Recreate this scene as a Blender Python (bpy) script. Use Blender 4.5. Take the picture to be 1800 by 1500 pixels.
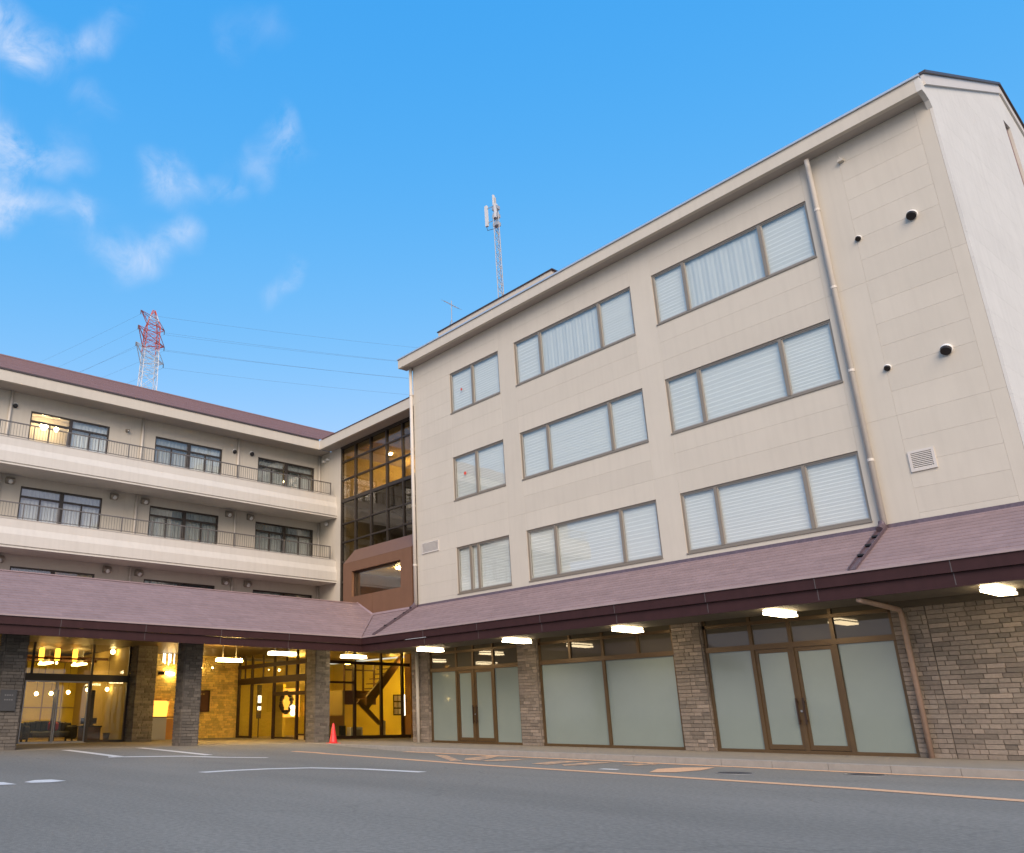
import bpy, bmesh, math, random
from mathutils import Matrix, Vector
R = math.radians
random.seed(7)
S = bpy.context.scene
for o in list(bpy.data.objects): bpy.data.objects.remove(o)
COL = S.collection

# ------------------------------------------------------------------ camera
cam_d = bpy.data.cameras.new('camera'); cam = bpy.data.objects.new('camera', cam_d); COL.objects.link(cam)
cam_d.sensor_width = 36.0; cam_d.sensor_fit = 'HORIZONTAL'
cam_d.lens = 1417.94 / 1800 * 36
cam_d.shift_x = (900 - 647.05) / 1800; cam_d.shift_y = (783.58 - 750) / 1800
cam_d.clip_start = 0.1; cam_d.clip_end = 3000
yaw, pit, roll = 0.9327674, 0.3256843, -0.0048039
fw = Vector((-math.sin(yaw)*math.cos(pit), math.cos(yaw)*math.cos(pit), math.sin(pit)))
rt = Vector((math.cos(yaw), math.sin(yaw), 0)); up = rt.cross(fw)
r2 = rt*math.cos(roll) + up*math.sin(roll); u2 = -rt*math.sin(roll) + up*math.cos(roll)
m = Matrix((r2, u2, -fw)).transposed().to_4x4(); m.translation = Vector((22.2016, -18.6509, 0.9))
cam.matrix_world = m
S.camera = cam
S.view_settings.view_transform = 'Standard'; S.view_settings.look = 'None'
S.view_settings.gamma = 1; S.view_settings.use_curve_mapping = False
S.view_settings.exposure = 1.32
S.render.engine = 'CYCLES'
S.cycles.max_bounces = 8; S.cycles.transparent_max_bounces = 16; S.cycles.diffuse_bounces = 4
S.cycles.glossy_bounces = 4; S.cycles.sample_clamp_indirect = 6; S.cycles.use_denoising = True
S.cycles.caustics_reflective = False; S.cycles.caustics_refractive = False

# ------------------------------------------------------------------ sky and sun
SUN_EL, SUN_AZ = R(34), R(130)       # azimuth from +Y clockwise: light comes from beyond the right end
W = bpy.data.worlds.new('World'); S.world = W; W.use_nodes = True
nt = W.node_tree; N = nt.nodes; Lk = nt.links; N.clear()
def wn(t, **k):
    n = N.new(t)
    for a, b in k.items(): setattr(n, a, b)
    return n
out = wn('ShaderNodeOutputWorld'); bg = wn('ShaderNodeBackground'); bg.inputs[1].default_value = 0.1
sky = wn('ShaderNodeTexSky', sky_type='NISHITA', sun_disc=False, sun_elevation=SUN_EL, sun_rotation=SUN_AZ,
         air_density=1.0, dust_density=0.4, ozone_density=2.2, altitude=50)
tc = wn('ShaderNodeTexCoord')
# colour of the air: one response curve per channel over the whole dome
spl = wn('ShaderNodeSeparateColor'); Lk.new(sky.outputs[0], spl.inputs[0]); grade = wn('ShaderNodeCombineColor'); res = []
for k_, (a_, p_) in enumerate(((.507,1.79),(1.423,.523),(3.19,.15))):
    pw = wn('ShaderNodeMath', operation='POWER'); pw.inputs[1].default_value = p_; Lk.new(spl.outputs[k_], pw.inputs[0])
    ml = wn('ShaderNodeMath', operation='MULTIPLY'); ml.inputs[1].default_value = a_; Lk.new(pw.outputs[0], ml.inputs[0]); res.append(ml.outputs[0])
mn = wn('ShaderNodeMath', operation='MINIMUM'); Lk.new(res[0], mn.inputs[0]); Lk.new(res[1], mn.inputs[1])
Lk.new(mn.outputs[0], grade.inputs[0]); Lk.new(res[1], grade.inputs[1]); Lk.new(res[2], grade.inputs[2])
# thin wisps of cloud, each a soft cluster in its own direction, broken up by noise
n1 = wn('ShaderNodeTexNoise'); n1.inputs['Scale'].default_value = 17; n1.inputs['Detail'].default_value = 7; n1.inputs['Roughness'].default_value = .66; n1.inputs['Distortion'].default_value = .6
n2 = wn('ShaderNodeTexNoise'); n2.inputs['Scale'].default_value = 11; n2.inputs['Detail'].default_value = 2
Lk.new(tc.outputs['Generated'], n1.inputs['Vector']); Lk.new(tc.outputs['Generated'], n2.inputs['Vector'])
w1 = wn('ShaderNodeVectorMath', operation='MULTIPLY_ADD'); w1.inputs[1].default_value = (.09,)*3
Lk.new(n2.outputs['Color'], w1.inputs[0]); 
off = wn('ShaderNodeVectorMath', operation='ADD'); off.inputs[1].default_value = (-.045,)*3
Lk.new(tc.outputs['Generated'], off.inputs[0]); Lk.new(off.outputs[0], w1.inputs[2])
CLOUDS = [(-0.7397,0.0506,0.6711,0.0441,0.80),
    (-0.7375,0.0768,0.6709,0.0441,0.80),
    (-0.7418,0.1009,0.6630,0.0441,0.80),
    (-0.7406,0.1236,0.6605,0.0406,0.95),
    (-0.7377,0.1433,0.6597,0.0406,0.95),
    (-0.7200,0.1629,0.6746,0.0353,0.50),
    (-0.7033,0.1771,0.6885,0.0353,0.50),
    (-0.8077,0.0877,0.5831,0.0406,0.95),
    (-0.8066,0.1133,0.5801,0.0406,0.95),
    (-0.8075,0.1377,0.5736,0.0406,0.95),
    (-0.8011,0.1627,0.5759,0.0317,0.55),
    (-0.7823,0.1824,0.5956,0.0317,0.55),
    (-0.8368,0.1059,0.5372,0.0423,1.10),
    (-0.8351,0.1320,0.5341,0.0423,1.10),
    (-0.8341,0.1562,0.5290,0.0264,0.65),
    (-0.8259,0.1842,0.5328,0.0264,0.65),
    (-0.8126,0.2105,0.5435,0.0264,0.65),
    (-0.7643,0.2587,0.5906,0.0406,0.80),
    (-0.7599,0.2833,0.5850,0.0406,0.80),
    (-0.7484,0.3096,0.5865,0.0247,0.50),
    (-0.7346,0.3388,0.5879,0.0247,0.50),
    (-0.7092,0.3577,0.6075,0.0300,0.50),
    (-0.6844,0.3767,0.6243,0.0300,0.50),
    (-0.6684,0.3897,0.6335,0.0300,0.50),
    (-0.8183,0.2619,0.5116,0.0423,0.60),
    (-0.8053,0.2812,0.5219,0.0423,0.60),
    (-0.7887,0.3033,0.5347,0.0353,0.75),
    (-0.8191,0.2105,0.5336,0.0529,0.25),
    (-0.7650,0.4185,0.4894,0.0247,0.50),
    (-0.7503,0.4276,0.5043,0.0247,0.50),
    (-0.7368,0.4350,0.5176,0.0247,0.50),
    (-0.6432,0.3030,0.7032,0.0370,0.22),
    (-0.6147,0.3290,0.7169,0.0370,0.22),
    (-0.7468,0.1945,0.6360,0.0317,0.30),
    (-0.7816,0.0341,0.6229,0.0793,0.90),
    (-0.8480,0.0381,0.5286,0.0793,0.90),
    (-0.8300,0.0054,0.5578,0.0793,0.90),
    (-0.8874,0.0027,0.4609,0.0793,0.90),
    (-0.8060,-0.0593,0.5889,0.0793,0.90)]
acc = None
for (cx, cy, cz, rad, inten) in CLOUDS:
    d = wn('ShaderNodeVectorMath', operation='DISTANCE'); d.inputs[1].default_value = (cx, cy, cz)
    Lk.new(w1.outputs[0], d.inputs[0])
    mr = wn('ShaderNodeMapRange', interpolation_type='SMOOTHSTEP'); mr.inputs[1].default_value = rad; mr.inputs[2].default_value = 0
    mr.inputs[3].default_value = 0; mr.inputs[4].default_value = inten
    Lk.new(d.outputs['Value'], mr.inputs[0])
    if acc is None: acc = mr.outputs[0]
    else:
        a = wn('ShaderNodeMath', operation='ADD'); Lk.new(acc, a.inputs[0]); Lk.new(mr.outputs[0], a.inputs[1]); acc = a.outputs[0]
nr = wn('ShaderNodeMapRange'); nr.inputs[1].default_value = .34; nr.inputs[2].default_value = .80
Lk.new(n1.outputs['Fac'], nr.inputs[0])
mu = wn('ShaderNodeMath', operation='MULTIPLY', use_clamp=True); Lk.new(acc, mu.inputs[0]); Lk.new(nr.outputs[0], mu.inputs[1])
mx = wn('ShaderNodeMixRGB'); mx.inputs['Color2'].default_value = (2.75, 3.2, 4.05, 1)
Lk.new(mu.outputs[0], mx.inputs['Fac']); Lk.new(grade.outputs[0], mx.inputs['Color1'])
Lk.new(mx.outputs[0], bg.inputs[0]); Lk.new(bg.outputs[0], out.inputs[0])
sd = bpy.data.lights.new('sun', 'SUN'); sd.energy = 1.5; sd.angle = R(40); sd.color = (1, .80, .62)
sun = bpy.data.objects.new('sun', sd); COL.objects.link(sun)
sv = Vector((math.sin(SUN_AZ)*math.cos(SUN_EL), math.cos(SUN_AZ)*math.cos(SUN_EL), math.sin(SUN_EL)))
sun.rotation_euler = sv.to_track_quat('Z', 'Y').to_euler()

# ------------------------------------------------------------------ materials
MAT = {}
def mat(name, col, rough=.6, spec=.5, metal=0, noise=0.0, nscale=3.0, bump=0.0, bscale=40., rnd=0.0, col2=None, emit=None, estr=0, streak=0.0, coat=0):
    m = bpy.data.materials.new(name); m.use_nodes = True
    t = m.node_tree; b = t.nodes['Principled BSDF']; L = t.links
    b.inputs['Roughness'].default_value = rough; b.inputs['Metallic'].default_value = metal
    b.inputs['Specular IOR Level'].default_value = spec; b.inputs['Coat Weight'].default_value = coat
    c = list(col) + [1]; b.inputs['Base Color'].default_value = c
    cur = None
    if noise or rnd or col2 or streak or bump:
        geo = t.nodes.new('ShaderNodeNewGeometry')
    if noise:
        n = t.nodes.new('ShaderNodeTexNoise'); n.inputs['Scale'].default_value = nscale; n.inputs['Detail'].default_value = 6; n.inputs['Roughness'].default_value = .62
        L.new(geo.outputs['Position'], n.inputs['Vector'])
        r = t.nodes.new('ShaderNodeMapRange'); r.inputs[1].default_value = .25; r.inputs[2].default_value = .75
        r.inputs[3].default_value = 1-noise; r.inputs[4].default_value = 1+noise
        L.new(n.outputs['Fac'], r.inputs[0]); cur = r.outputs[0]
    if streak:
        mp = t.nodes.new('ShaderNodeMapping'); mp.inputs['Scale'].default_value = (5, 5, .35)
        n = t.nodes.new('ShaderNodeTexNoise'); n.inputs['Scale'].default_value = 1.4; n.inputs['Detail'].default_value = 4
        L.new(geo.outputs['Position'], mp.inputs[0]); L.new(mp.outputs[0], n.inputs['Vector'])
        r = t.nodes.new('ShaderNodeMapRange'); r.inputs[1].default_value = .45; r.inputs[2].default_value = .8
        r.inputs[3].default_value = 1; r.inputs[4].default_value = 1-streak
        L.new(n.outputs['Fac'], r.inputs[0])
        if cur:
            mm = t.nodes.new('ShaderNodeMath'); mm.operation = 'MULTIPLY'; L.new(cur, mm.inputs[0]); L.new(r.outputs[0], mm.inputs[1]); cur = mm.outputs[0]
        else: cur = r.outputs[0]
    src = None
    if rnd:
        oi = t.nodes.new('ShaderNodeObjectInfo')
        ad = t.nodes.new('ShaderNodeMath'); ad.operation = 'ADD'; L.new(oi.outputs['Random'], ad.inputs[0]); L.new(geo.outputs['Random Per Island'], ad.inputs[1])
        fr = t.nodes.new('ShaderNodeMath'); fr.operation = 'FRACT'; L.new(ad.outputs[0], fr.inputs[0])
        if col2:
            mxx = t.nodes.new('ShaderNodeMixRGB'); mxx.inputs[1].default_value = c; mxx.inputs[2].default_value = list(col2)+[1]
            L.new(fr.outputs[0], mxx.inputs[0]); src = mxx.outputs[0]
        wn_ = t.nodes.new('ShaderNodeTexWhiteNoise'); wn_.noise_dimensions = '1D'; L.new(fr.outputs[0], wn_.inputs['W'])
        r = t.nodes.new('ShaderNodeMapRange'); r.inputs[3].default_value = 1-rnd; r.inputs[4].default_value = 1+rnd
        L.new(wn_.outputs['Value'], r.inputs[0])
        if cur:
            mm = t.nodes.new('ShaderNodeMath'); mm.operation = 'MULTIPLY'; L.new(cur, mm.inputs[0]); L.new(r.outputs[0], mm.inputs[1]); cur = mm.outputs[0]
        else: cur = r.outputs[0]
    elif col2:
        n = t.nodes.new('ShaderNodeTexNoise'); n.inputs['Scale'].default_value = nscale*.6; n.inputs['Detail'].default_value = 5
        L.new(geo.outputs['Position'], n.inputs['Vector'])
        r = t.nodes.new('ShaderNodeMapRange'); r.inputs[1].default_value = .38; r.inputs[2].default_value = .62; L.new(n.outputs['Fac'], r.inputs[0])
        mxx = t.nodes.new('ShaderNodeMixRGB'); mxx.inputs[1].default_value = c; mxx.inputs[2].default_value = list(col2)+[1]
        L.new(r.outputs[0], mxx.inputs[0]); src = mxx.outputs[0]
    if cur:
        vm = t.nodes.new('ShaderNodeVectorMath'); vm.operation = 'SCALE'
        if src: L.new(src, vm.inputs[0])
        else: vm.inputs[0].default_value = col
        L.new(cur, vm.inputs['Scale']); L.new(vm.outputs[0], b.inputs['Base Color'])
    elif src: L.new(src, b.inputs['Base Color'])
    if bump:
        n = t.nodes.new('ShaderNodeTexNoise'); n.inputs['Scale'].default_value = bscale; n.inputs['Detail'].default_value = 4
        L.new(geo.outputs['Position'], n.inputs['Vector'])
        bp = t.nodes.new('ShaderNodeBump'); bp.inputs['Strength'].default_value = bump; bp.inputs['Distance'].default_value = .02
        L.new(n.outputs['Fac'], bp.inputs['Height']); L.new(bp.outputs[0], b.inputs['Normal'])
    if emit:
        b.inputs['Emission Color'].default_value = list(emit)+[1]; b.inputs['Emission Strength'].default_value = estr
    MAT[name] = m; return m
def glass(name, tint, rough=.0, ior=1.5, boost=0.0):
    m = bpy.data.materials.new(name); m.use_nodes = True
    t = m.node_tree; t.nodes.clear(); L = t.links
    o = t.nodes.new('ShaderNodeOutputMaterial'); mxs = t.nodes.new('ShaderNodeMixShader')
    tr = t.nodes.new('ShaderNodeBsdfTransparent'); tr.inputs[0].default_value = list(tint)+[1]
    gl = t.nodes.new('ShaderNodeBsdfGlossy'); gl.inputs['Roughness'].default_value = rough
    fr = t.nodes.new('ShaderNodeFresnel'); bfg = t.nodes.new('ShaderNodeNewGeometry'); im = t.nodes.new('ShaderNodeMapRange'); im.inputs[3].default_value = ior; im.inputs[4].default_value = 1/ior
    L.new(bfg.outputs['Backfacing'], im.inputs[0]); L.new(im.outputs[0], fr.inputs[0])
    mm = t.nodes.new('ShaderNodeMath'); mm.operation = 'ADD'; mm.use_clamp = True; mm.inputs[1].default_value = boost
    L.new(fr.outputs[0], mm.inputs[0])
    # a very slight waviness of the sheet
    n = t.nodes.new('ShaderNodeTexNoise'); n.inputs['Scale'].default_value = .9; n.inputs['Detail'].default_value = 1
    g = t.nodes.new('ShaderNodeNewGeometry'); L.new(g.outputs['Position'], n.inputs['Vector'])
    bp = t.nodes.new('ShaderNodeBump'); bp.inputs['Strength'].default_value = .12; bp.inputs['Distance'].default_value = .02
    L.new(n.outputs['Fac'], bp.inputs['Height']); L.new(bp.outputs[0], gl.inputs['Normal'])
    L.new(mm.outputs[0], mxs.inputs[0]); L.new(tr.outputs[0], mxs.inputs[1]); L.new(gl.outputs[0], mxs.inputs[2])
    L.new(mxs.outputs[0], o.inputs[0]); MAT[name] = m; return m
mat('asphalt', (.19,.182,.158), rough=.9, spec=.25, noise=.17, nscale=30, bump=.55, bscale=70, col2=(.23,.22,.193), streak=0)
mat('concrete', (.225,.20,.165), rough=.85, noise=.10, nscale=5, bump=.15, bscale=60, streak=.05)
mat('kerb', (.30,.28,.25), rough=.85, noise=.12, nscale=6, bump=.2)
mat('line_white', (.62,.62,.60), rough=.8, noise=.22, nscale=25)
mat('line_orange', (.66,.39,.22), rough=.8, noise=.25, nscale=22)
mat('worn_orange', (.66,.38,.20), rough=.85, noise=.3, nscale=9, col2=(.22,.20,.17))
mat('wall_beige', (.570,.532,.458), rough=.75, spec=.3, noise=.035, nscale=.9, bump=.12, bscale=120, rnd=.024, streak=.05)
mat('wall_joint', (.50,.455,.395), rough=.9)
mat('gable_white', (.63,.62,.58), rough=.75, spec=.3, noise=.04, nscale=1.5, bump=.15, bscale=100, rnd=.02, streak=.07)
mat('balcony_paint', (.62,.595,.54), rough=.7, noise=.03, nscale=1.5, bump=.1, bscale=80, streak=.07)
mat('trim_light', (.60,.57,.53), rough=.6, noise=.03, nscale=2)
mat('soffit', (.42,.38,.34), rough=.8, noise=.04)
mat('louvre_dark', (.22,.20,.18), rough=.8)
mat('drip_metal', (.62,.63,.65), rough=.35, metal=.6)
mat('pipe_white', (.60,.56,.50), rough=.5, noise=.05, nscale=4)
mat('pipe_copper', (.34,.235,.18), rough=.6, noise=.12, nscale=9)
mat('window_frame', (.26,.225,.18), rough=.45, metal=.3)
mat('frame_light', (.42,.40,.36), rough=.45, metal=.3)
mat('frame_dark', (.055,.045,.037), rough=.45, metal=.2)
mat('bronze', (.125,.078,.036), rough=.42, metal=.35, noise=.08, nscale=6)
mat('bronze_dark', (.05,.028,.018), rough=.42, metal=.3)
mat('roof_mauve', (.262,.190,.190), rough=.75, spec=.25, noise=.10, nscale=3.5, bump=.2, bscale=70, rnd=.07, streak=.08)
mat('flash_mauve', (.34,.245,.25), rough=.45, metal=.2, noise=.06)
mat('roof_edge', (.36,.28,.28), rough=.5, noise=.06)
mat('gutter_purple', (.105,.075,.09), rough=.5, noise=.3, nscale=14)
mat('main_roof', (.205,.125,.125), rough=.7, noise=.09, nscale=4, rnd=.05)
mat('dark_coping', (.06,.045,.045), rough=.5)
mat('fascia_brown', (.042,.017,.018), rough=.65, spec=.25, noise=.12, nscale=3, streak=.15)
mat('fascia_joint', (.085,.07,.07), rough=.5)
mat('canopy_ceiling', (.085,.07,.05), rough=.7, noise=.1)
mat('porch_ceiling', (.10,.07,.035), rough=.45, noise=.3, nscale=2.5)
mat('stone', (.215,.182,.150), rough=.85, noise=.20, nscale=16, bump=.4, bscale=55, rnd=.27, col2=(.275,.225,.185))
mat('stone_shaded', (.105,.094,.083), rough=.85, noise=.20, nscale=16, bump=.4, bscale=55, rnd=.28, col2=(.15,.132,.112))  # porch pillar stone, darkened: the canopy's shade is put into its colour
mat('stone_back', (.15,.125,.105), rough=.9)
mat('stone_lit_gold', (.86,.62,.18), rough=.85, noise=.2, nscale=14, bump=.5, bscale=40, rnd=.22)  # brown brick whose golden lamp light is put into the base colour
mat('frosted', (.25,.30,.275), rough=.13, spec=.6, noise=.06, nscale=.5, coat=.3)
mat('blind', (.84,.86,.81), rough=.8, rnd=.03)
mat('curtain', (.74,.78,.76), rough=.9, noise=.03)
mat('curtain_grey', (.45,.48,.46), rough=.9, noise=.08)
mat('room_wall', (.50,.44,.35), rough=.9)
mat('room_dark', (.05,.045,.04), rough=.9)
mat('tan_wall', (.40,.31,.12), rough=.8, noise=.05)
mat('yellow_wall', (.72,.57,.07), rough=.7, noise=.10, nscale=1.2)
mat('lobby_floor', (.34,.27,.18), rough=.35, noise=.1)
mat('copper_panel', (.20,.105,.062), rough=.5, metal=.15, noise=.07, nscale=1.6, streak=.06)
mat('black', (.012,.011,.011), rough=.45)
mat('charcoal', (.04,.04,.045), rough=.7)
mat('metal_grey', (.36,.36,.36), rough=.4, metal=.7)
mat('rail', (.17,.16,.15), rough=.5, metal=.4)
mat('cap_white', (.72,.72,.71), rough=.5)
mat('orange_wood', (.50,.24,.06), rough=.5)
mat('wood_dark', (.12,.05,.022), rough=.5, noise=.2, nscale=8)
mat('white_paint', (.7,.7,.68), rough=.6)
mat('cone_red', (.72,.035,.04), rough=.45)
mat('red', (.45,.02,.02), rough=.6)
mat('sticker_red', (.65,.08,.05), rough=.6)
mat('pylon_red', (.55,.10,.06), rough=.6)
mat('pylon_white', (.62,.64,.66), rough=.6)
mat('galv', (.42,.43,.44), rough=.5, metal=.4)
mat('wire', (.12,.12,.13), rough=.6)
mat('plate', (.055,.055,.055), rough=.4); mat('plate_text', (.16,.16,.16), rough=.5)
mat('lamp_diffuser', (.9,.88,.8), emit=(1,.78,.46), estr=9)
mat('porch_lamp', (.9,.88,.8), emit=(1,.62,.17), estr=80)
mat('lobby_lamp', (.9,.8,.5), emit=(1,.66,.15), estr=30)
mat('entrance_lamp', (.9,.8,.5), emit=(1,.66,.22), estr=13)
mat('globe', (.9,.8,.5), emit=(1,.72,.30), estr=16)
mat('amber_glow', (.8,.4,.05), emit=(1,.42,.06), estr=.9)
mat('amber_shade', (.8,.4,.05), emit=(1,.42,.05), estr=2.0)
mat('panel_light', (.9,.9,.85), emit=(1,.93,.75), estr=2.0)
mat('hall_lamp', (.9,.8,.5), emit=(1,.70,.32), estr=130)
mat('bay_lamp', (.9,.8,.5), emit=(1,.70,.32), estr=34)
mat('room_lamp', (.9,.8,.5), emit=(1,.74,.38), estr=22)
glass('pane_clear', (.965,.98,.98), boost=.05)
glass('pane_smoke', (.72,.69,.63), boost=.02)
glass('pane_warm', (.92,.90,.80), boost=.02)
mat('pane_dark', (.10,.088,.066), rough=.03, spec=.5)  # tan base stands in for the lit ceiling's reflection
# row windows above the entrance seen from below carry a mirror-like dark pane

am = MAT['asphalt'].node_tree; ab = am.nodes['Principled BSDF']; lk_ = ab.inputs['Base Color'].links[0]; src_ = lk_.from_socket
g_ = am.nodes.new('ShaderNodeNewGeometry'); mp_ = am.nodes.new('ShaderNodeMapping'); mp_.inputs['Scale'].default_value = (.10,.45,1); mp_.inputs['Rotation'].default_value = (0,0,.15)
nz = am.nodes.new('ShaderNodeTexNoise'); nz.inputs['Scale'].default_value = 1.0; nz.inputs['Detail'].default_value = 5; nz.inputs['Roughness'].default_value = .55
am.links.new(g_.outputs['Position'], mp_.inputs[0]); am.links.new(mp_.outputs[0], nz.inputs['Vector'])
rg = am.nodes.new('ShaderNodeMapRange'); rg.inputs[1].default_value = .3; rg.inputs[2].default_value = .7; rg.inputs[3].default_value = .86; rg.inputs[4].default_value = 1.12
am.links.new(nz.outputs['Fac'], rg.inputs[0])
vo = am.nodes.new('ShaderNodeTexVoronoi'); vo.feature = 'DISTANCE_TO_EDGE'; vo.inputs['Scale'].default_value = .16; vo.inputs['Randomness'].default_value = 1
nw = am.nodes.new('ShaderNodeTexNoise'); nw.inputs['Scale'].default_value = .9; nw.inputs['Detail'].default_value = 6
am.links.new(g_.outputs['Position'], nw.inputs['Vector']); va = am.nodes.new('ShaderNodeVectorMath'); va.operation = 'MULTIPLY_ADD'; va.inputs[1].default_value = (1.6,1.6,0)
am.links.new(nw.outputs['Color'], va.inputs[0]); am.links.new(g_.outputs['Position'], va.inputs[2]); am.links.new(va.outputs[0], vo.inputs['Vector'])
cr = am.nodes.new('ShaderNodeMapRange'); cr.inputs[1].default_value = 0; cr.inputs[2].default_value = .006; cr.inputs[3].default_value = .88; cr.inputs[4].default_value = 1
am.links.new(vo.outputs['Distance'], cr.inputs[0])
m1 = am.nodes.new('ShaderNodeMath'); m1.operation = 'MULTIPLY'; am.links.new(rg.outputs[0], m1.inputs[0]); am.links.new(cr.outputs[0], m1.inputs[1])
sc_ = am.nodes.new('ShaderNodeVectorMath'); sc_.operation = 'SCALE'; am.links.new(src_, sc_.inputs[0]); am.links.new(m1.outputs[0], sc_.inputs['Scale']); am.links.new(sc_.outputs[0], ab.inputs['Base Color'])

# ------------------------------------------------------------------ mesh helpers
class MB:
    def __init__(s): s.v = []; s.f = []
    def quad(s, a, b, c, d):
        i = len(s.v); s.v += [a, b, c, d]; s.f.append((i, i+1, i+2, i+3)); return s
    def box(s, x0, x1, y0, y1, z0, z1):
        i = len(s.v)
        s.v += [(x0,y0,z0),(x1,y0,z0),(x1,y1,z0),(x0,y1,z0),(x0,y0,z1),(x1,y0,z1),(x1,y1,z1),(x0,y1,z1)]
        s.f += [(i,i+3,i+2,i+1),(i+4,i+5,i+6,i+7),(i,i+1,i+5,i+4),(i+1,i+2,i+6,i+5),(i+2,i+3,i+7,i+6),(i+3,i,i+4,i+7)]
        return s
    def prism(s, pts, d):
        """closed polygon pts (3d) extruded by vector d"""
        i = len(s.v); n = len(pts); s.v += [tuple(p) for p in pts] + [(p[0]+d[0], p[1]+d[1], p[2]+d[2]) for p in pts]
        s.f.append(tuple(range(i, i+n))); s.f.append(tuple(range(i+2*n-1, i+n-1, -1)))
        for k in range(n):
            j = (k+1) % n; s.f.append((i+k, i+n+k, i+n+j, i+j))
        return s
    def tube(s, pts, r, n=8, cap=True):
        pts = [Vector(p) for p in pts]; rings = []
        for k, p in enumerate(pts):
            d = (pts[min(k+1, len(pts)-1)] - pts[max(k-1, 0)]).normalized()
            a = Vector((0,0,1)) if abs(d.z) < .9 else Vector((1,0,0))
            u = d.cross(a).normalized(); w = d.cross(u)
            rr = r[k] if isinstance(r, (list, tuple)) else r
            i = len(s.v); rings.append(i)
            s.v += [tuple(p + (u*math.cos(2*math.pi*t/n) + w*math.sin(2*math.pi*t/n))*rr) for t in range(n)]
        for a, b in zip(rings, rings[1:]):
            for t in range(n): s.f.append((a+t, a+(t+1)%n, b+(t+1)%n, b+t))
        if cap: s.f.append(tuple(rings[0]+t for t in range(n-1,-1,-1))); s.f.append(tuple(rings[-1]+t for t in range(n)))
        return s
    def lathe(s, cx, cy, prof, n=16):
        rings = []
        for r, z in prof:
            i = len(s.v); rings.append(i)
            s.v += [(cx+r*math.cos(2*math.pi*t/n), cy+r*math.sin(2*math.pi*t/n), z) for t in range(n)]
        for a, b in zip(rings, rings[1:]):
            for t in range(n): s.f.append((a+t, a+(t+1)%n, b+(t+1)%n, b+t))
        s.f.append(tuple(rings[0]+t for t in range(n-1,-1,-1))); s.f.append(tuple(rings[-1]+t for t in range(n)))
        return s
    def sphere(s, c, r, n=12):
        return s.lathe(c[0], c[1], [(max(r*math.sin(math.pi*k/8), .001), c[2]-r*math.cos(math.pi*k/8)) for k in range(9)], n)
    def data(s, name, material, o=(0,0,0), smooth=False):
        me = bpy.data.meshes.new(name)
        me.from_pydata([(v[0]-o[0], v[1]-o[1], v[2]-o[2]) for v in s.v], [], s.f)
        me.materials.append(MAT[material] if isinstance(material, str) else material)
        if smooth:
            for p in me.polygons: p.use_smooth = True
        bm = bmesh.new(); bm.from_mesh(me); bmesh.ops.recalc_face_normals(bm, faces=bm.faces); bm.to_mesh(me); bm.free()
        me.update(); return me
    def build(s, name, material, parent=None, at=None, smooth=False, bevel=0, kind=None, label=None):
        """vertices are world coordinates; `at` is the object's origin in the world"""
        w = wloc(parent)
        if at is None:
            at = (0,0,0) if parent is None else w
        o = bpy.data.objects.new(name, s.data(name, material, at, smooth)); COL.objects.link(o)
        o.parent = parent; o.location = Vector(at) - Vector(w)
        if bevel:
            b = o.modifiers.new('bevel', 'BEVEL'); b.width = bevel; b.segments = 1; b.limit_method = 'ANGLE'
        if kind: o['kind'] = kind
        if label: o['label'] = label
        return o
def wloc(o):
    v = Vector((0,0,0))
    while o is not None: v += Vector(o.location); o = o.parent
    return v
def box(name, material, parent, x0, x1, y0, y1, z0, z1, **k):
    return MB().box(x0,x1,y0,y1,z0,z1).build(name, material, parent, at=((x0+x1)/2, (y0+y1)/2, z0), **k)
def thing(name, label, cat, loc=(0,0,0), group=None, rz=0):
    o = bpy.data.objects.new(name, None); COL.objects.link(o); o.empty_display_size = .3
    o.location = loc; o.rotation_euler = (0,0,rz); tag(o, label, cat, group); return o
def tag(o, label, cat, group=None, kind=None):
    o['label'] = label; o['category'] = cat
    if group: o['group'] = group
    if kind: o['kind'] = kind
    return o
KIDS = {}
def copy_tree(root, loc, label=None, parent='same', rz=None):
    c = root.copy(); COL.objects.link(c); c.location = loc
    if rz is not None: c.rotation_euler = (0,0,rz)
    if parent != 'same': c.parent = parent
    if label: c['label'] = label
    for ch in KIDS.get(root.name) or [x for x in bpy.data.objects if x.parent == root]:
        d = ch.copy(); COL.objects.link(d); d.parent = c
        for g in [x for x in bpy.data.objects if x.parent == ch]:
            e = g.copy(); COL.objects.link(e); e.parent = d
    return c

# ------------------------------------------------------------------ ground
gx = [(-600,0),(-2.45,0),(-2.40,.112),(-1.9,.112),(-1,.098),(3,0),(600,0)]
g = MB()
for (a, za), (b, zb) in zip(gx, gx[1:]):
    g.quad((a,-600,za),(b,-600,zb),(b,600,zb),(a,600,za))
g.build('ground', 'asphalt', kind='structure')
def gz(x):
    if x < -1.9: return .112
    if x < -1: return .112-.014*(x+1.9)/.9
    if x < 3: return .098*(3-x)/4
    return 0
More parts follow.
